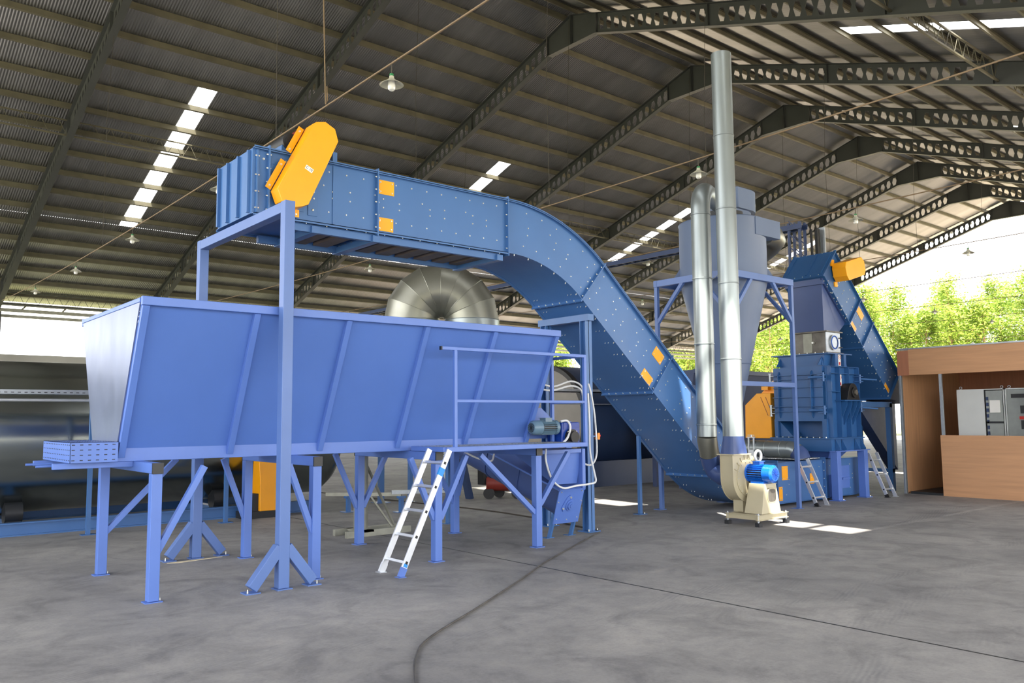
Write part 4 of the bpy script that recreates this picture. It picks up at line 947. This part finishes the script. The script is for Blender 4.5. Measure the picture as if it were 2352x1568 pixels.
# yellow belt guard on the far side
yg = [(10.72, 1.215), (10.70, 1.93), (10.40, 2.18), (10.06, 2.18), (10.06, 1.215)]
G = MB().prism(yg, 'x', KX0+.0, KX0+.52).build('belt_guard', M['yel'], T, bevel=.01)
MB().prism([(10.44, 2.16), (10.02, 2.54), (9.98, 2.54), (9.98, 2.16)], 'x', KX0+.2, KX0+.72).box(KX0+.1, KX0+.3, 10.18, 10.34, 2.25, 2.33).build('guard_top', M['yel'], G)
for y in (10.3, 10.18): MB().bar((KX0-.002, y, 2.1), (KX0-.002, y-.17, 1.7), .01, .004, up=(1, 0, 0)).build('guard_slot', M['red'], G)
# ------------------------------------------------------------------ rotary valve between chute and crusher
T = thing('rotary_valve', 'small rusty unpainted steel valve box between the blue chute and the crusher neck', 'valve', (16.1, 9.2, 2.965))
VX0, VX1, VY0, VY1 = 15.83, 16.42, 8.82, 9.60
MB().box(VX0+.03, VX1-.03, VY0+.03, VY1-.03, 2.985, 3.42).build('housing', M['raw'], T, bevel=.01)
MB().box(VX0-.03, VX1+.03, VY0-.03, VY1+.03, 2.966, 2.99).box(VX0-.03, VX1+.03, VY0-.03, VY1+.03, 3.41, 3.435).build('flange', M['raw'], T)
MB().box(VX0+.015, VX0+.03, 9.15, 9.35, 3.0, 3.4).bolt((VX0+.015, 9.12, 3.2), (-1, 0, 0), .03, .04).build('front_rib', [M['brass'], M['bolt']], T)
MB().box(VX0+.02, VX1-.02, VY0+.012, VY0+.03, 3.0, 3.41).cyl((16.12, VY0+.012, 3.2), (16.12, VY0-.02, 3.2), .16, n=28).build('end_cover', M['zinc'], T)
MB().lathe([(.12, -.0), (.145, -.006), (.12, -.012)], (16.12, VY0-.02, 3.2), 28, ax='y').build('cover_ring', M['inkblue'], T)
MB().bolt((16.36, VY0+.03, 3.3), (0, -1, 0), .015, .08).bolt((16.36, VY0+.03, 3.1), (0, -1, 0), .015, .08).build('stud', [M['raw'], M['raw']], T)
# ------------------------------------------------------------------ second, steeper conveyor feeding the crusher
T = thing('inclined_conveyor', 'shorter blue inclined conveyor behind the crusher with its head above the chute', 'conveyor', (17.6, 9.2, 0))
A2 = rad(43.5); c2, s2 = cos(A2), sin(A2)
QY0, QY1 = 8.75, 9.62
def on(u, w): return (15.62+u*c2+w*s2, 4.56-u*s2+w*c2)     # u down the slope, w square to it; (0,0) is the lower lip of the head
LQ = 3.62; HQ = .74
mb = MB(); mb.prism([on(0, 0), on(0, HQ), on(LQ, HQ), on(LQ, 0)], 'y', QY0, QY1)
for k in range(15):
    u = .25+k*.235
    for w in (.1, .62): o = on(u, w); mb.bolt((o[0], QY0, o[1]), (0, -1, 0), .015, .01)
    for w in (.32, .42): o = on(u+.08, w); mb.bolt((o[0], QY0, o[1]), (0, -1, 0), .015, .01)
    o = on(u, -.008); mb.bolt((o[0], QY0-.03, o[1]), (-s2, 0, -c2), .012, .03)
    if u > 1.6:
        for yy in (.06, .13, .74, .8): o = on(u, 0); mb.bolt((o[0], QY0+yy, o[1]), (-s2, 0, -c2), .007, .015)
mb.build('casing', [M['conv2'], M['bolt']], T)
for w0, w1 in ((-.008, 0), (HQ, HQ+.008)):
    MB().prism([on(0, w0), on(0, w1), on(LQ, w1), on(LQ, w0)], 'y', QY0-.055, QY1+.055).build('edge_flange', M['conv2'], T)
for u in (.0, 1.36, 2.05, LQ-.01):
    mb = MB()
    for ya, yb in ((QY0-.06, QY0), (QY1, QY1+.06)): mb.prism([on(u-.008, -.05), on(u-.008, HQ+.05), on(u+.008, HQ+.05), on(u+.008, -.05)], 'y', ya, yb)
    mb.prism([on(u-.008, -.05), on(u-.008, 0), on(u+.008, 0), on(u+.008, -.05)], 'y', QY0, QY1)
    for k in range(6): o = on(u+.008, .05+k*.12); mb.bolt((o[0], QY0-.03, o[1]), (c2, 0, -s2), .012, .015)
    mb.build('joint_flange', [M['conv2'], M['bolt']], T)
for y in (QY0+.02, QY0+.33, QY1-.05): MB().prism([on(-.03, .03), on(-.03, HQ-.03), on(0, HQ-.03), on(0, .03)], 'y', y-.006, y+.035).build('end_rib', M['conv2'], T)
mb = MB()
for k in range(5): o = on(-.005, HQ+.0); mb.bolt((o[0], QY0+.06+k*.18, o[1]), (-c2, 0, s2), .014, .014, 1)
for k in range(5): o = on(-.005, .0); mb.bolt((o[0], QY0+.06+k*.18, o[1]), (-c2, 0, s2), .014, .014, 1)
o = on(0, 0); mb.prism([on(-.012, -.01), on(-.012, HQ+.01), on(0, HQ+.01), on(0, -.01)], 'y', QY0-.01, QY1+.01); mb.build('end_panel', [M['conv2'], M['bolt']], T)
def plate2(u0, w0, u1, w1):
    mb = MB().prism([on(u0, w0), on(u1, w0), on(u1, w1), on(u0, w1)], 'y', QY0-.006, QY0)
    for a in (u0+.03, u1-.03):
        for b_ in (w0+.03, w1-.03): o = on(a, b_); mb.bolt((o[0], QY0-.006, o[1]), (0, -1, 0), .013, .01)
    mb.build('cover_plate', [M['yel'], M['bolt']], T)['label'] = 'yellow bolted cover plate'
plate2(1.42, .47, 1.72, .64); plate2(1.4, .03, 1.68, .17); plate2(3.3, .03, 3.55, .17)
# chute dropping from the head onto the valve
mb = MB(); zt_, zb_ = 4.40, 3.44
ch = [(15.70, 4.47), (15.70, 4.15), (15.82, zb_), (16.42, zb_), (16.60, 3.66), (16.56, 3.68)]
mb.add([(15.70, 8.80, 4.48), (15.70, 9.56, 4.48), (15.82, 8.86, zb_), (15.82, 9.56, zb_), (16.42, 8.86, zb_), (16.42, 9.56, zb_), (16.62, 8.80, 3.66), (16.62, 9.56, 3.66)],
       [(0, 2, 3, 1), (2, 4, 5, 3), (4, 6, 7, 5), (0, 6, 4, 2), (1, 3, 5, 7), (0, 1, 7, 6)])
mb.build('discharge_chute', M['chute'], T, smooth=0)['label'] = 'violet blue discharge chute'
mb = MB().bar((15.66, QY0+.03, 4.50), (16.66, QY0+.03, 3.6), .05, .03, up=(0, 1, 0)).box(15.66, 15.70, QY0, QY1, 4.38, 4.5)
for k in range(8): p = Vector((15.7, QY0, 4.44)).lerp(Vector((16.62, QY0, 3.62)), k/7.5); mb.bolt(p, (0, -1, 0), .014, .015)
mb.build('chute_flange', [M['chute'], M['bolt']], T)
# yellow head guard
hg = [on(.30, .22), on(.16, .36), on(.2, .52), on(-.05+.35, .60)]
cA = Vector((16.02, 0, 4.62)); dA = Vector((.80, 0, .22)).normalized(); nA = Vector((-dA.z, 0, dA.x))
def gp(u, w): p = cA+dA*u+nA*w; return (p.x, p.z)
MB().prism([gp(.06, -.19), gp(0, -.08), gp(0, .1), gp(.06, .2), gp(.72, .2), gp(.82, .1), gp(.82, -.1), gp(.74, -.19)], 'y', 8.42, 8.72).build('head_guard', M['yel'], T, smooth=20, bevel=.008)['label'] = 'yellow head guard'
MB().box(15.98, 16.1, 8.72, 8.75, 4.78, 4.92).box(16.1, 16.2, 8.72, 8.75, 4.36, 4.46).build('guard_tab', M['yel'], T)
# lower support of the second conveyor
MB().box(18.39, 18.5, 8.8, 8.91, .012, 1.95).build('support_leg', M['conv2'], T)
MB().box(18.39, 18.5, 9.5, 9.61, .012, 1.95).build('support_leg', M['conv2'], T)
MB().box(17.0, 18.5, 8.8, 8.9, 1.86, 1.98).box(17.0, 18.5, 9.5, 9.6, 1.86, 1.98).build('support_beam', M['conv2'], T)
MB().box(18.38, 18.5, 8.8, 9.6, .42, .5).build('support_beam', M['conv2'], T)
# tail of it running steeply to a boot near the floor
mb = MB(); o0, o1 = on(LQ, 0), on(LQ, HQ); mb.prism([o0, o1, (19.7, 2.1), (19.7, 1.95)], 'y', QY0+.1, QY1); mb.build('boot_casing', M['dkblue'], T)
mb = MB(); mb.prism([(17.82, 2.0), (19.7, 2.0), (19.7, .4)], 'y', 9.3, 9.55); mb.build('return_panel', M['dkblue'], T)
# cable tower and bridge above
T = thing('cable_bridge', 'dark blue cable ladder high up running from a slim tower behind the conveyor head', 'bridge', (17.3, 9.9, 4.6))
mb = MB()
for x, y in ((16.95, 9.98), (16.95, 10.25), (17.17, 9.98), (17.17, 10.25)): mb.box(x-.025, x+.025, y-.025, y+.025, 4.0, 6.1)
for k in range(7): zz = 4.1+k*.3; mb.bar((16.95, 9.98, zz), (16.95, 10.25, zz+.25), .02); mb.bar((17.17, 9.98, zz), (17.17, 10.25, zz+.25), .02)
mb.build('tower', M['dkblue'], T)
mb = MB()
for x in (16.9, 17.15): mb.box(x-.012, x+.012, 9.9, 30, 5.93, 6.05)
for k in range(66): mb.box(16.9, 17.15, 10.0+k*.3, 10.03+k*.3, 5.94, 5.96)
mb.build('ladder_tray', M['dkblue'], T)
MB().tube([(17.05, 10, 6.0), (17.05, 20, 6.0), (17.05, 29.9, 6.0)], .05, 8).tube([(16.96, 10, 6.0), (16.96, 29.9, 6.0)], .035, 8).build('tray_cables', M['black'], T)
for k, (x, y) in enumerate(((17.3, 9.75), (17.36, 9.82), (17.42, 9.78), (17.3, 9.9))): MB().tube([(x, y, 5.95), (x+.02, y, 5.2), (x, y+.02, 4.3)], .03, 8).build('hanging_hose', M['black'], T)
MB().box(17.5, 17.54, 9.68, 9.82, 4.3, 6.0).build('tower_tray', M['zinc'], T)
# ------------------------------------------------------------------ drums behind
DY0, DZ, DR = 15.6, 1.47, 1.22
T = thing('dryer_drum', 'huge brushed silver drum lying behind the hopper on blue rails', 'drum', (2, DY0, 0))
def drum(x0, x1, mat, T, seams):
    mb = MB().lathe([(.001, x0), (DR-.12, x0), (DR-.03, x0+.03), (DR, x0+.12), (DR, x1-.35), (DR-.03, x1-.22), (DR-.12, x1-.1), (DR-.3, x1-.02), (.001, x1)], (0, DY0, DZ), 96, ax='x')
    for s_ in seams: mb.lathe([(DR, s_-.006), (DR+.006, s_), (DR, s_+.006)], (0, DY0, DZ), 96, ax='x')
    return mb.build('shell', M[mat], T)
drum(-9, 7.95, 'drum', T, [-5.5, -2.2, 1.2, 4.3])
for y in (14.45, 16.75): MB().box(-9, 7.3, y-.06, y+.06, 0, .02).box(-9, 7.3, y-.008, y+.008, .02, .18).box(-9, 7.3, y-.06, y+.06, .18, .2).build('rail_beam', M['conv'], T)
for x in (-4, -1, 2.4, 5.6):
    MB().box(x-.06, x+.06, 14.5, 16.7, .0, .16).build('cross_tie', M['conv'], T)
    for y in (14.95, 16.25): MB().cyl((x-.12, y, .30), (x+.12, y, .30), .17, n=20).box(x-.1, x+.1, y-.12, y+.12, .16, .2).build('roller', M['dark'], T)
MB().box(7.6, 8.35, 14.8, 16.3, 1.35, 2.35).build('outlet_box', M['drum'], T)
G = thing('roller_guard', 'yellow roller guard standing on the drum rails under the hopper', 'guard', (6.2, 14.15, 0))
MB().prism([(13.98, .12), (13.98, .62), (14.06, 1.05), (14.3, 1.05), (14.33, .62), (14.33, .12)], 'x', 5.98, 6.42).build('cover', M['yel'], G, bevel=.01)
MB().box(5.75, 5.98, 14.05, 14.3, .0, .42).cyl((5.72, 14.15, .25), (5.99, 14.15, .25), .1).box(5.7, 6.45, 14.0, 14.35, .0, .12).build('roller_block', M['dark'], G)
T = thing('cooling_drum', 'large dark navy drum with a grey round end behind the sloping conveyor', 'drum', (17, DY0, 0))
MB().lathe([(DR+.16, 14.3), (DR+.16, 26)], (0, DY0, 1.62), 96, ax='x').build('shell', M['drumb'], T)
MB().lathe([(.001, 14.36), (DR+.08, 14.36)], (0, DY0, 1.62), 96, ax='x').build('end_disc', M['disc'], T)['label'] = 'grey sheet metal end disc'
MB().lathe([(DR+.07, 14.3), (DR+.07, 14.18), (DR+.175, 14.18), (DR+.175, 14.34)], (0, DY0, 1.62), 96, ax='x').build('rim_band', M['black'], T)
MB().box(14.5, 26, 14.32, 16.9, 0, .62).build('skirt', M['drumb'], T)
mb = MB().box(11.2, 20, 13.9, 14.2, 2.28, 2.3).box(11.2, 20, 13.9, 13.92, 2.28, 2.36).box(11.2, 20, 14.05, 14.25, 2.0, 2.02)
mb.build('cable_shelf', M['zinc'], T)
e = thing('emergency_stop', 'small orange box with red button beside the trestle column', 'switch', (9.2, 9.0, 1.4))
MB().box(9.12, 9.16, 8.86, 8.93, 1.36, 1.46).build('housing', M['org'], e)
MB().cyl((9.16, 8.895, 1.415), (9.19, 8.895, 1.415), .022, n=14).build('button', M['estop'], e)
MB().box(9.0, 9.12, 8.88, 8.91, 1.4, 1.42).build('bracket', M['conv'], e)
# big insulated elbow duct
T = thing('elbow_duct', 'fat segmented steel duct bent like an arch above the hopper rim', 'duct', (9.35, 13.3, 1.6))
ux = Vector((.80, -.60, 0)); cc = Vector((9.36, 13.32, 3.62)); RB, RD = .60, .535
def gore(a0, a1, flare=0):
    mb = MB(); rings = []
    for a in (a0, a1):
        ce = cc+ux*(-RB*cos(rad(a)))+z*(RB*sin(rad(a))); o = (ux*(-cos(rad(a)))+z*sin(rad(a))); w = Vector((.6, .8, 0))
        rings.append([ce+(o*cos(2*PI*j/48)+w*sin(2*PI*j/48))*RD for j in range(48)])
    mb.add(rings[0]+rings[1], [(j, (j+1) % 48, 48+(j+1) % 48, 48+j) for j in range(48)]); return mb, rings
k = 8
for i in range(k):
    a0, a1 = 180*i/k, 180*(i+1)/k
    mb, rg = gore(a0, a1); ri = rg[1]
    if i < k-1: mb.tube(ri, .006, 5, close=True)
    mb.build('segment', M['galvd'], T, smooth=30)
for s_ in (-1, 1):
    c = cc+ux*s_*RB
    mb = MB().cyl(c-z*2.0, c, RD+.004, n=48).tube([(c+Vector((cos(2*PI*j/48), sin(2*PI*j/48), 0))*(RD+.006)) for j in range(48)], .008, 5, close=True); mb.build('leg_pipe', M['galv'], T)
st = MB().bar(cc+ux*-.45+z*.82+Vector((-.28, -.36, 0))*.0, cc+ux*-.40+z*.84, .02, .02); 
# perforated cable tray on posts in front of the silver drum
T = thing('cable_tray', 'perforated zinc cable tray with steel pipe on thin blue posts before the silver drum', 'tray', (3, 13.83, 0))
MB().box(-8, 5.35, 13.75, 13.95, 2.10, 2.104).box(-8, 5.35, 13.75, 13.754, 2.10, 2.17).box(-8, 5.35, 13.946, 13.95, 2.10, 2.17).build('tray', M['zinc'], T)
mb = MB()
for i in range(150): mb.box(-7.4+i*.085, -7.36+i*.085, 13.7485, 13.75, 2.125, 2.135)
mb.build('slot_row', M['ink'], T)
MB().cyl((-8, 13.83, 2.02), (5.3, 13.83, 2.02), .025, n=12).lathe([(.026, 1.86), (.04, 1.88), (.04, 1.94), (.026, 1.96)], (0, 13.83, 2.02), 12, ax='x').build('pipe', M['alu'], T)
for x in (-4, -.5, 3.22, 5.32):
    p = MB().box(x-.03, x+.03, 13.8, 13.86, .01, 2.1).build('post', M['conv'], T); MB().box(x-.1, x+.1, 13.75, 13.91, 0, .01).build('foot_plate', M['conv'], p)
# grey stand pipe with cross feet under the hopper
T = thing('stand_pipe', 'thick pale grey stand pipe on a flat cross foot under the hopper', 'post', (6.22, 10.92, 0))
MB().cyl((6.22, 10.92, .07), (6.22, 10.92, 1.29), .105, n=28).build('pipe', M['brass'], T)
MB().box(5.9, 6.98, 10.74, 10.81, 0, .09).box(5.9, 6.98, 11.1, 11.17, 0, .09).box(6.1, 6.34, 10.74, 11.17, .06, .09).build('cross_foot', M['brass'], T)
MB().bar((6.32, 10.92, 1.0), (6.9, 11.1, .08), .03).bar((6.32, 10.9, .62), (6.72, 10.85, .08), .025).build('strut', M['brass'], T)
# small low rail on blue stubs and perforated tray leg
T = thing('pipe_rail', 'low zinc rail on short blue stub posts on the floor past the drum end', 'rail', (7.9, 13, 0))
MB().bar((7.3, 14.1, .32), (8.3, 13.1, .32), .06, .06).build('rail', M['brass'], T)
for x, y in ((7.6, 13.8), (8.3, 13.1)): MB().box(x-.035, x+.035, y-.035, y+.035, .01, .29).box(x-.12, x+.12, y-.1, y+.1, 0, .01).box(x-.07, x+.07, y-.05, y+.05, .25, .29).build('stub_post', M['conv'], T)
T = thing('tray_drop', 'upright perforated cable tray and blue post behind the hopper legs', 'tray', (8.35, 11.9, 0))
mb = MB().box(8.25, 8.43, 11.9, 11.93, .42, 1.6).bar((7.6, 12.3, .45), (8.3, 11.95, .45), .1, .06); mb.build('tray', M['zinc'], T)
mb = MB()
for i in range(30):
    for j in range(3): mb.box(8.27+j*.055, 8.30+j*.055, 11.8985, 11.9, .46+i*.036, .475+i*.036)
mb.build('slot_pattern', M['ink'], T)
MB().box(8.87, 8.97, 14.8, 14.9, .01, 1.4).box(8.77, 9.07, 14.7, 15.0, 0, .01).build('post', M['conv'], T)
for x, y, lab in ((7.96, 11.13, 'thin blue post standing just behind the back hopper leg nearest the screw trough'), (9.37, 14.45, 'thin blue post on the far floor beyond the ladder top')):
    pole('support_post', x, y, 2.2, .08, lab)
mb = MB().bar((10.7, 14.2, 0), (10.3, 14.2, 1.6), .16, .1); tag(mb.build('raking_post', M['drumb']), 'dark blue raking post leaning up to the navy drum behind the trestle', 'post')
# compressor
T = thing('air_compressor', 'small red wheeled compressor half hidden behind the screw trough', 'compressor', (11.2, 13.75, 0))
MB().cyl((10.95, 13.95, .33), (11.4, 13.6, .33), .17, n=20).build('tank', M['red'], T)
MB().box(10.8, 11.0, 13.85, 14.05, .3, .75).build('pump', M['black'], T)
for x, y in ((10.92, 13.82), (11.38, 13.45), (11.3, 13.95)): MB().cyl((x, y, .12), (x+.05, y+.06, .12), .12, n=18).build('wheel', M['black'], T)
# navy bin behind the cyclone and dark barrel
T = thing('feed_bin', 'wide navy bin with rolled top edge behind the cyclone foot', 'bin', (17.2, 12.9, 0))
MB().prism([(12.5, .9), (12.0, 2.78), (14.0, 2.78), (13.5, .9)], 'x', 15.6, 19.6).build('bin_body', M['dkblue'], T)
MB().box(15.55, 19.65, 11.94, 12.0, 2.7, 2.8).box(15.55, 19.65, 14.0, 14.06, 2.7, 2.8).build('top_rim', M['dkblue'], T)
for x in (15.8, 19.4):
    for y in (12.6, 13.4): MB().box(x-.06, x+.06, y-.06, y+.06, 0, .95).build('leg', M['dkblue'], T)
T = thing('barrel', 'black open barrel on a low stand behind the last ladder', 'barrel', (18.2, 10.6, 0))
MB().lathe([(.001, .45), (.34, .45), (.36, .8), (.36, 1.22), (.33, 1.22), (.33, .6)], (18.2, 10.6, 0), 32).build('body', M['black'], T)
MB().box(17.6, 18.9, 10.2, 11.0, .36, .44).box(17.7, 17.8, 10.25, 10.35, 0, .36).box(18.7, 18.8, 10.25, 10.35, 0, .36).box(17.7, 17.8, 10.85, 10.95, 0, .36).box(18.7, 18.8, 10.85, 10.95, 0, .36).build('stand', M['dark'], T)
# ------------------------------------------------------------------ plywood control booth with cabinets
T = thing('control_booth', 'open fronted tan plywood booth with half wall and top board at the right edge', 'booth', (19.2, 6.5, 0))
ZX, ZY1, ZY0 = 18.1, 8.42, 3.6
MB().box(ZX+.03, 21.2, ZY1-.02, ZY1, 0, 3.05).build('side_panel', M['ply'], T)
MB().box(ZX+.03, 21.2, ZY0, ZY0+.02, 0, 3.05).build('side_panel', M['ply'], T)
MB().box(21.18, 21.2, ZY0, ZY1, 0, 3.05).build('back_panel', M['plyr'], T)
MB().box(ZX, ZX+.015, ZY0, 8.2, 2.545, 3.12).build('top_board', M['plyh'], T)
MB().box(ZX-.002, ZX+.015, 8.2, ZY1+.03, 2.54, 3.08).box(ZX-.001, ZX+.2, ZY1+.0, ZY1+.03, 2.54, 3.06).build('corner_board', M['plyr'], T)
MB().box(ZX, ZX+.015, ZY0, 7.62, .0, 1.26).build('half_wall', M['plyh'], T)
MB().box(ZX-.02, 21.25, ZY0-.05, ZY1+.04, 3.10, 3.13).build('roof_board', M['zinc'], T)
for y in (ZY1-.015, ZY1+.05): pass
MB().box(ZX-.01, ZX+.05, ZY1-.045, ZY1+.012, 0, 2.545).box(ZX-.015, ZX-.01, ZY1-.03, ZY1-.01, 0, 2.545).build('corner_post', M['zinc'], T)
MB().box(ZX+.02, ZX+.07, 7.545, 7.6, 0, 2.6).cyl((ZX+.01, 7.57, 1.85), (ZX+.02, 7.57, 1.85), .03).build('stud_post', M['zinc'], T)
MB().box(ZX+.05, 21.1, ZY0+.05, ZY1-.1, .0, .05).build('floor_frame', M['dark'], T)
def cabinet(x, y0, y1, z1, depth, label, open_door=None):
    T = thing('electrical_cabinet', label, 'cabinet', (x, (y0+y1)/2, .05), 'grey electrical cabinets in the booth')
    zb = .06
    mb = MB().box(x, x+depth, y0, y0+.02, zb, z1).box(x, x+depth, y1-.02, y1, zb, z1).box(x, x+depth, y0, y1, z1-.02, z1).box(x+depth-.02, x+depth, y0, y1, zb, z1).box(x, x+depth, y0, y1, zb, zb+.1)
    mb.build('body', M['cab'], T)
    for y in (y0+.06, y1-.06): MB().tube([(x+.08, y+.025*cos(rad(a)), z1+.035+.025*sin(rad(a))) for a in range(0, 360, 30)], .007, 6, close=True).cyl((x+.08, y, z1), (x+.08, y, z1+.012), .012, n=8).build('lifting_eye', M['zinc'], T)
    return T
T = cabinet(18.85, 6.62, 7.55, 2.22, .5, 'grey electrical cabinet with its left door shut, nearest the booth corner post')
MB().box(18.83, 18.85, 7.0, 7.54, .1, 2.2).build('door', M['cab'], T)
MB().box(18.87, 19.3, 6.66, 6.98, .2, 2.18).build('mounting_plate', M['cabin'], T)
MB().box(18.84, 18.868, 6.7, 6.9, 1.72, 1.98).build('component_cover', M['label'], T)
mb = MB()
for i in range(10): mb.box(18.845, 18.867, 6.93, 6.97, .9+i*.12, .97+i*.12)
mb.build('terminal_strip', M['dkblue'], T); MB().box(18.845, 18.868, 6.66, 6.98, 1.5, 1.54).build('duct_rail', M['dark'], T)
T = cabinet(18.85, 6.02, 6.6, 2.22, .5, 'dark open electrical cabinet in the middle of the booth with red switch inside')
MB().box(18.9, 18.92, 6.04, 6.58, .15, 2.2).build('mounting_plate', M['cabin'], T)
MB().box(18.88, 18.9, 6.1, 6.5, 2.02, 2.1).box(18.88, 18.9, 6.2, 6.34, 1.7, 1.86).box(18.88, 18.9, 6.2, 6.34, 1.38, 1.56).build('component', M['dark'], T)
MB().box(18.87, 18.9, 6.28, 6.36, 1.58, 1.64).build('switch', M['estop'], T)
MB().box(18.35, 18.85, 6.0, 6.02, .1, 2.2).build('door', M['cab'], T)
T = cabinet(18.85, 5.62, 5.95, 2.02, .45, 'low grey electrical cabinet with small display beside the open dark one')
MB().box(18.83, 18.85, 5.72, 5.94, .1, 2.0).build('door', M['cab'], T)
MB().box(18.825, 18.83, 5.82, 5.88, 1.62, 1.74).build('display', M['dark'], T); MB().box(18.822, 18.83, 5.82, 5.87, 1.36, 1.42).build('switch', M['estop'], T)
T = cabinet(18.85, 5.1, 5.55, 2.05, .45, 'pale electrical cabinet at the right edge, beside the low one')
MB().box(18.83, 18.85, 5.12, 5.54, .1, 2.03).build('door', M['cab'], T)
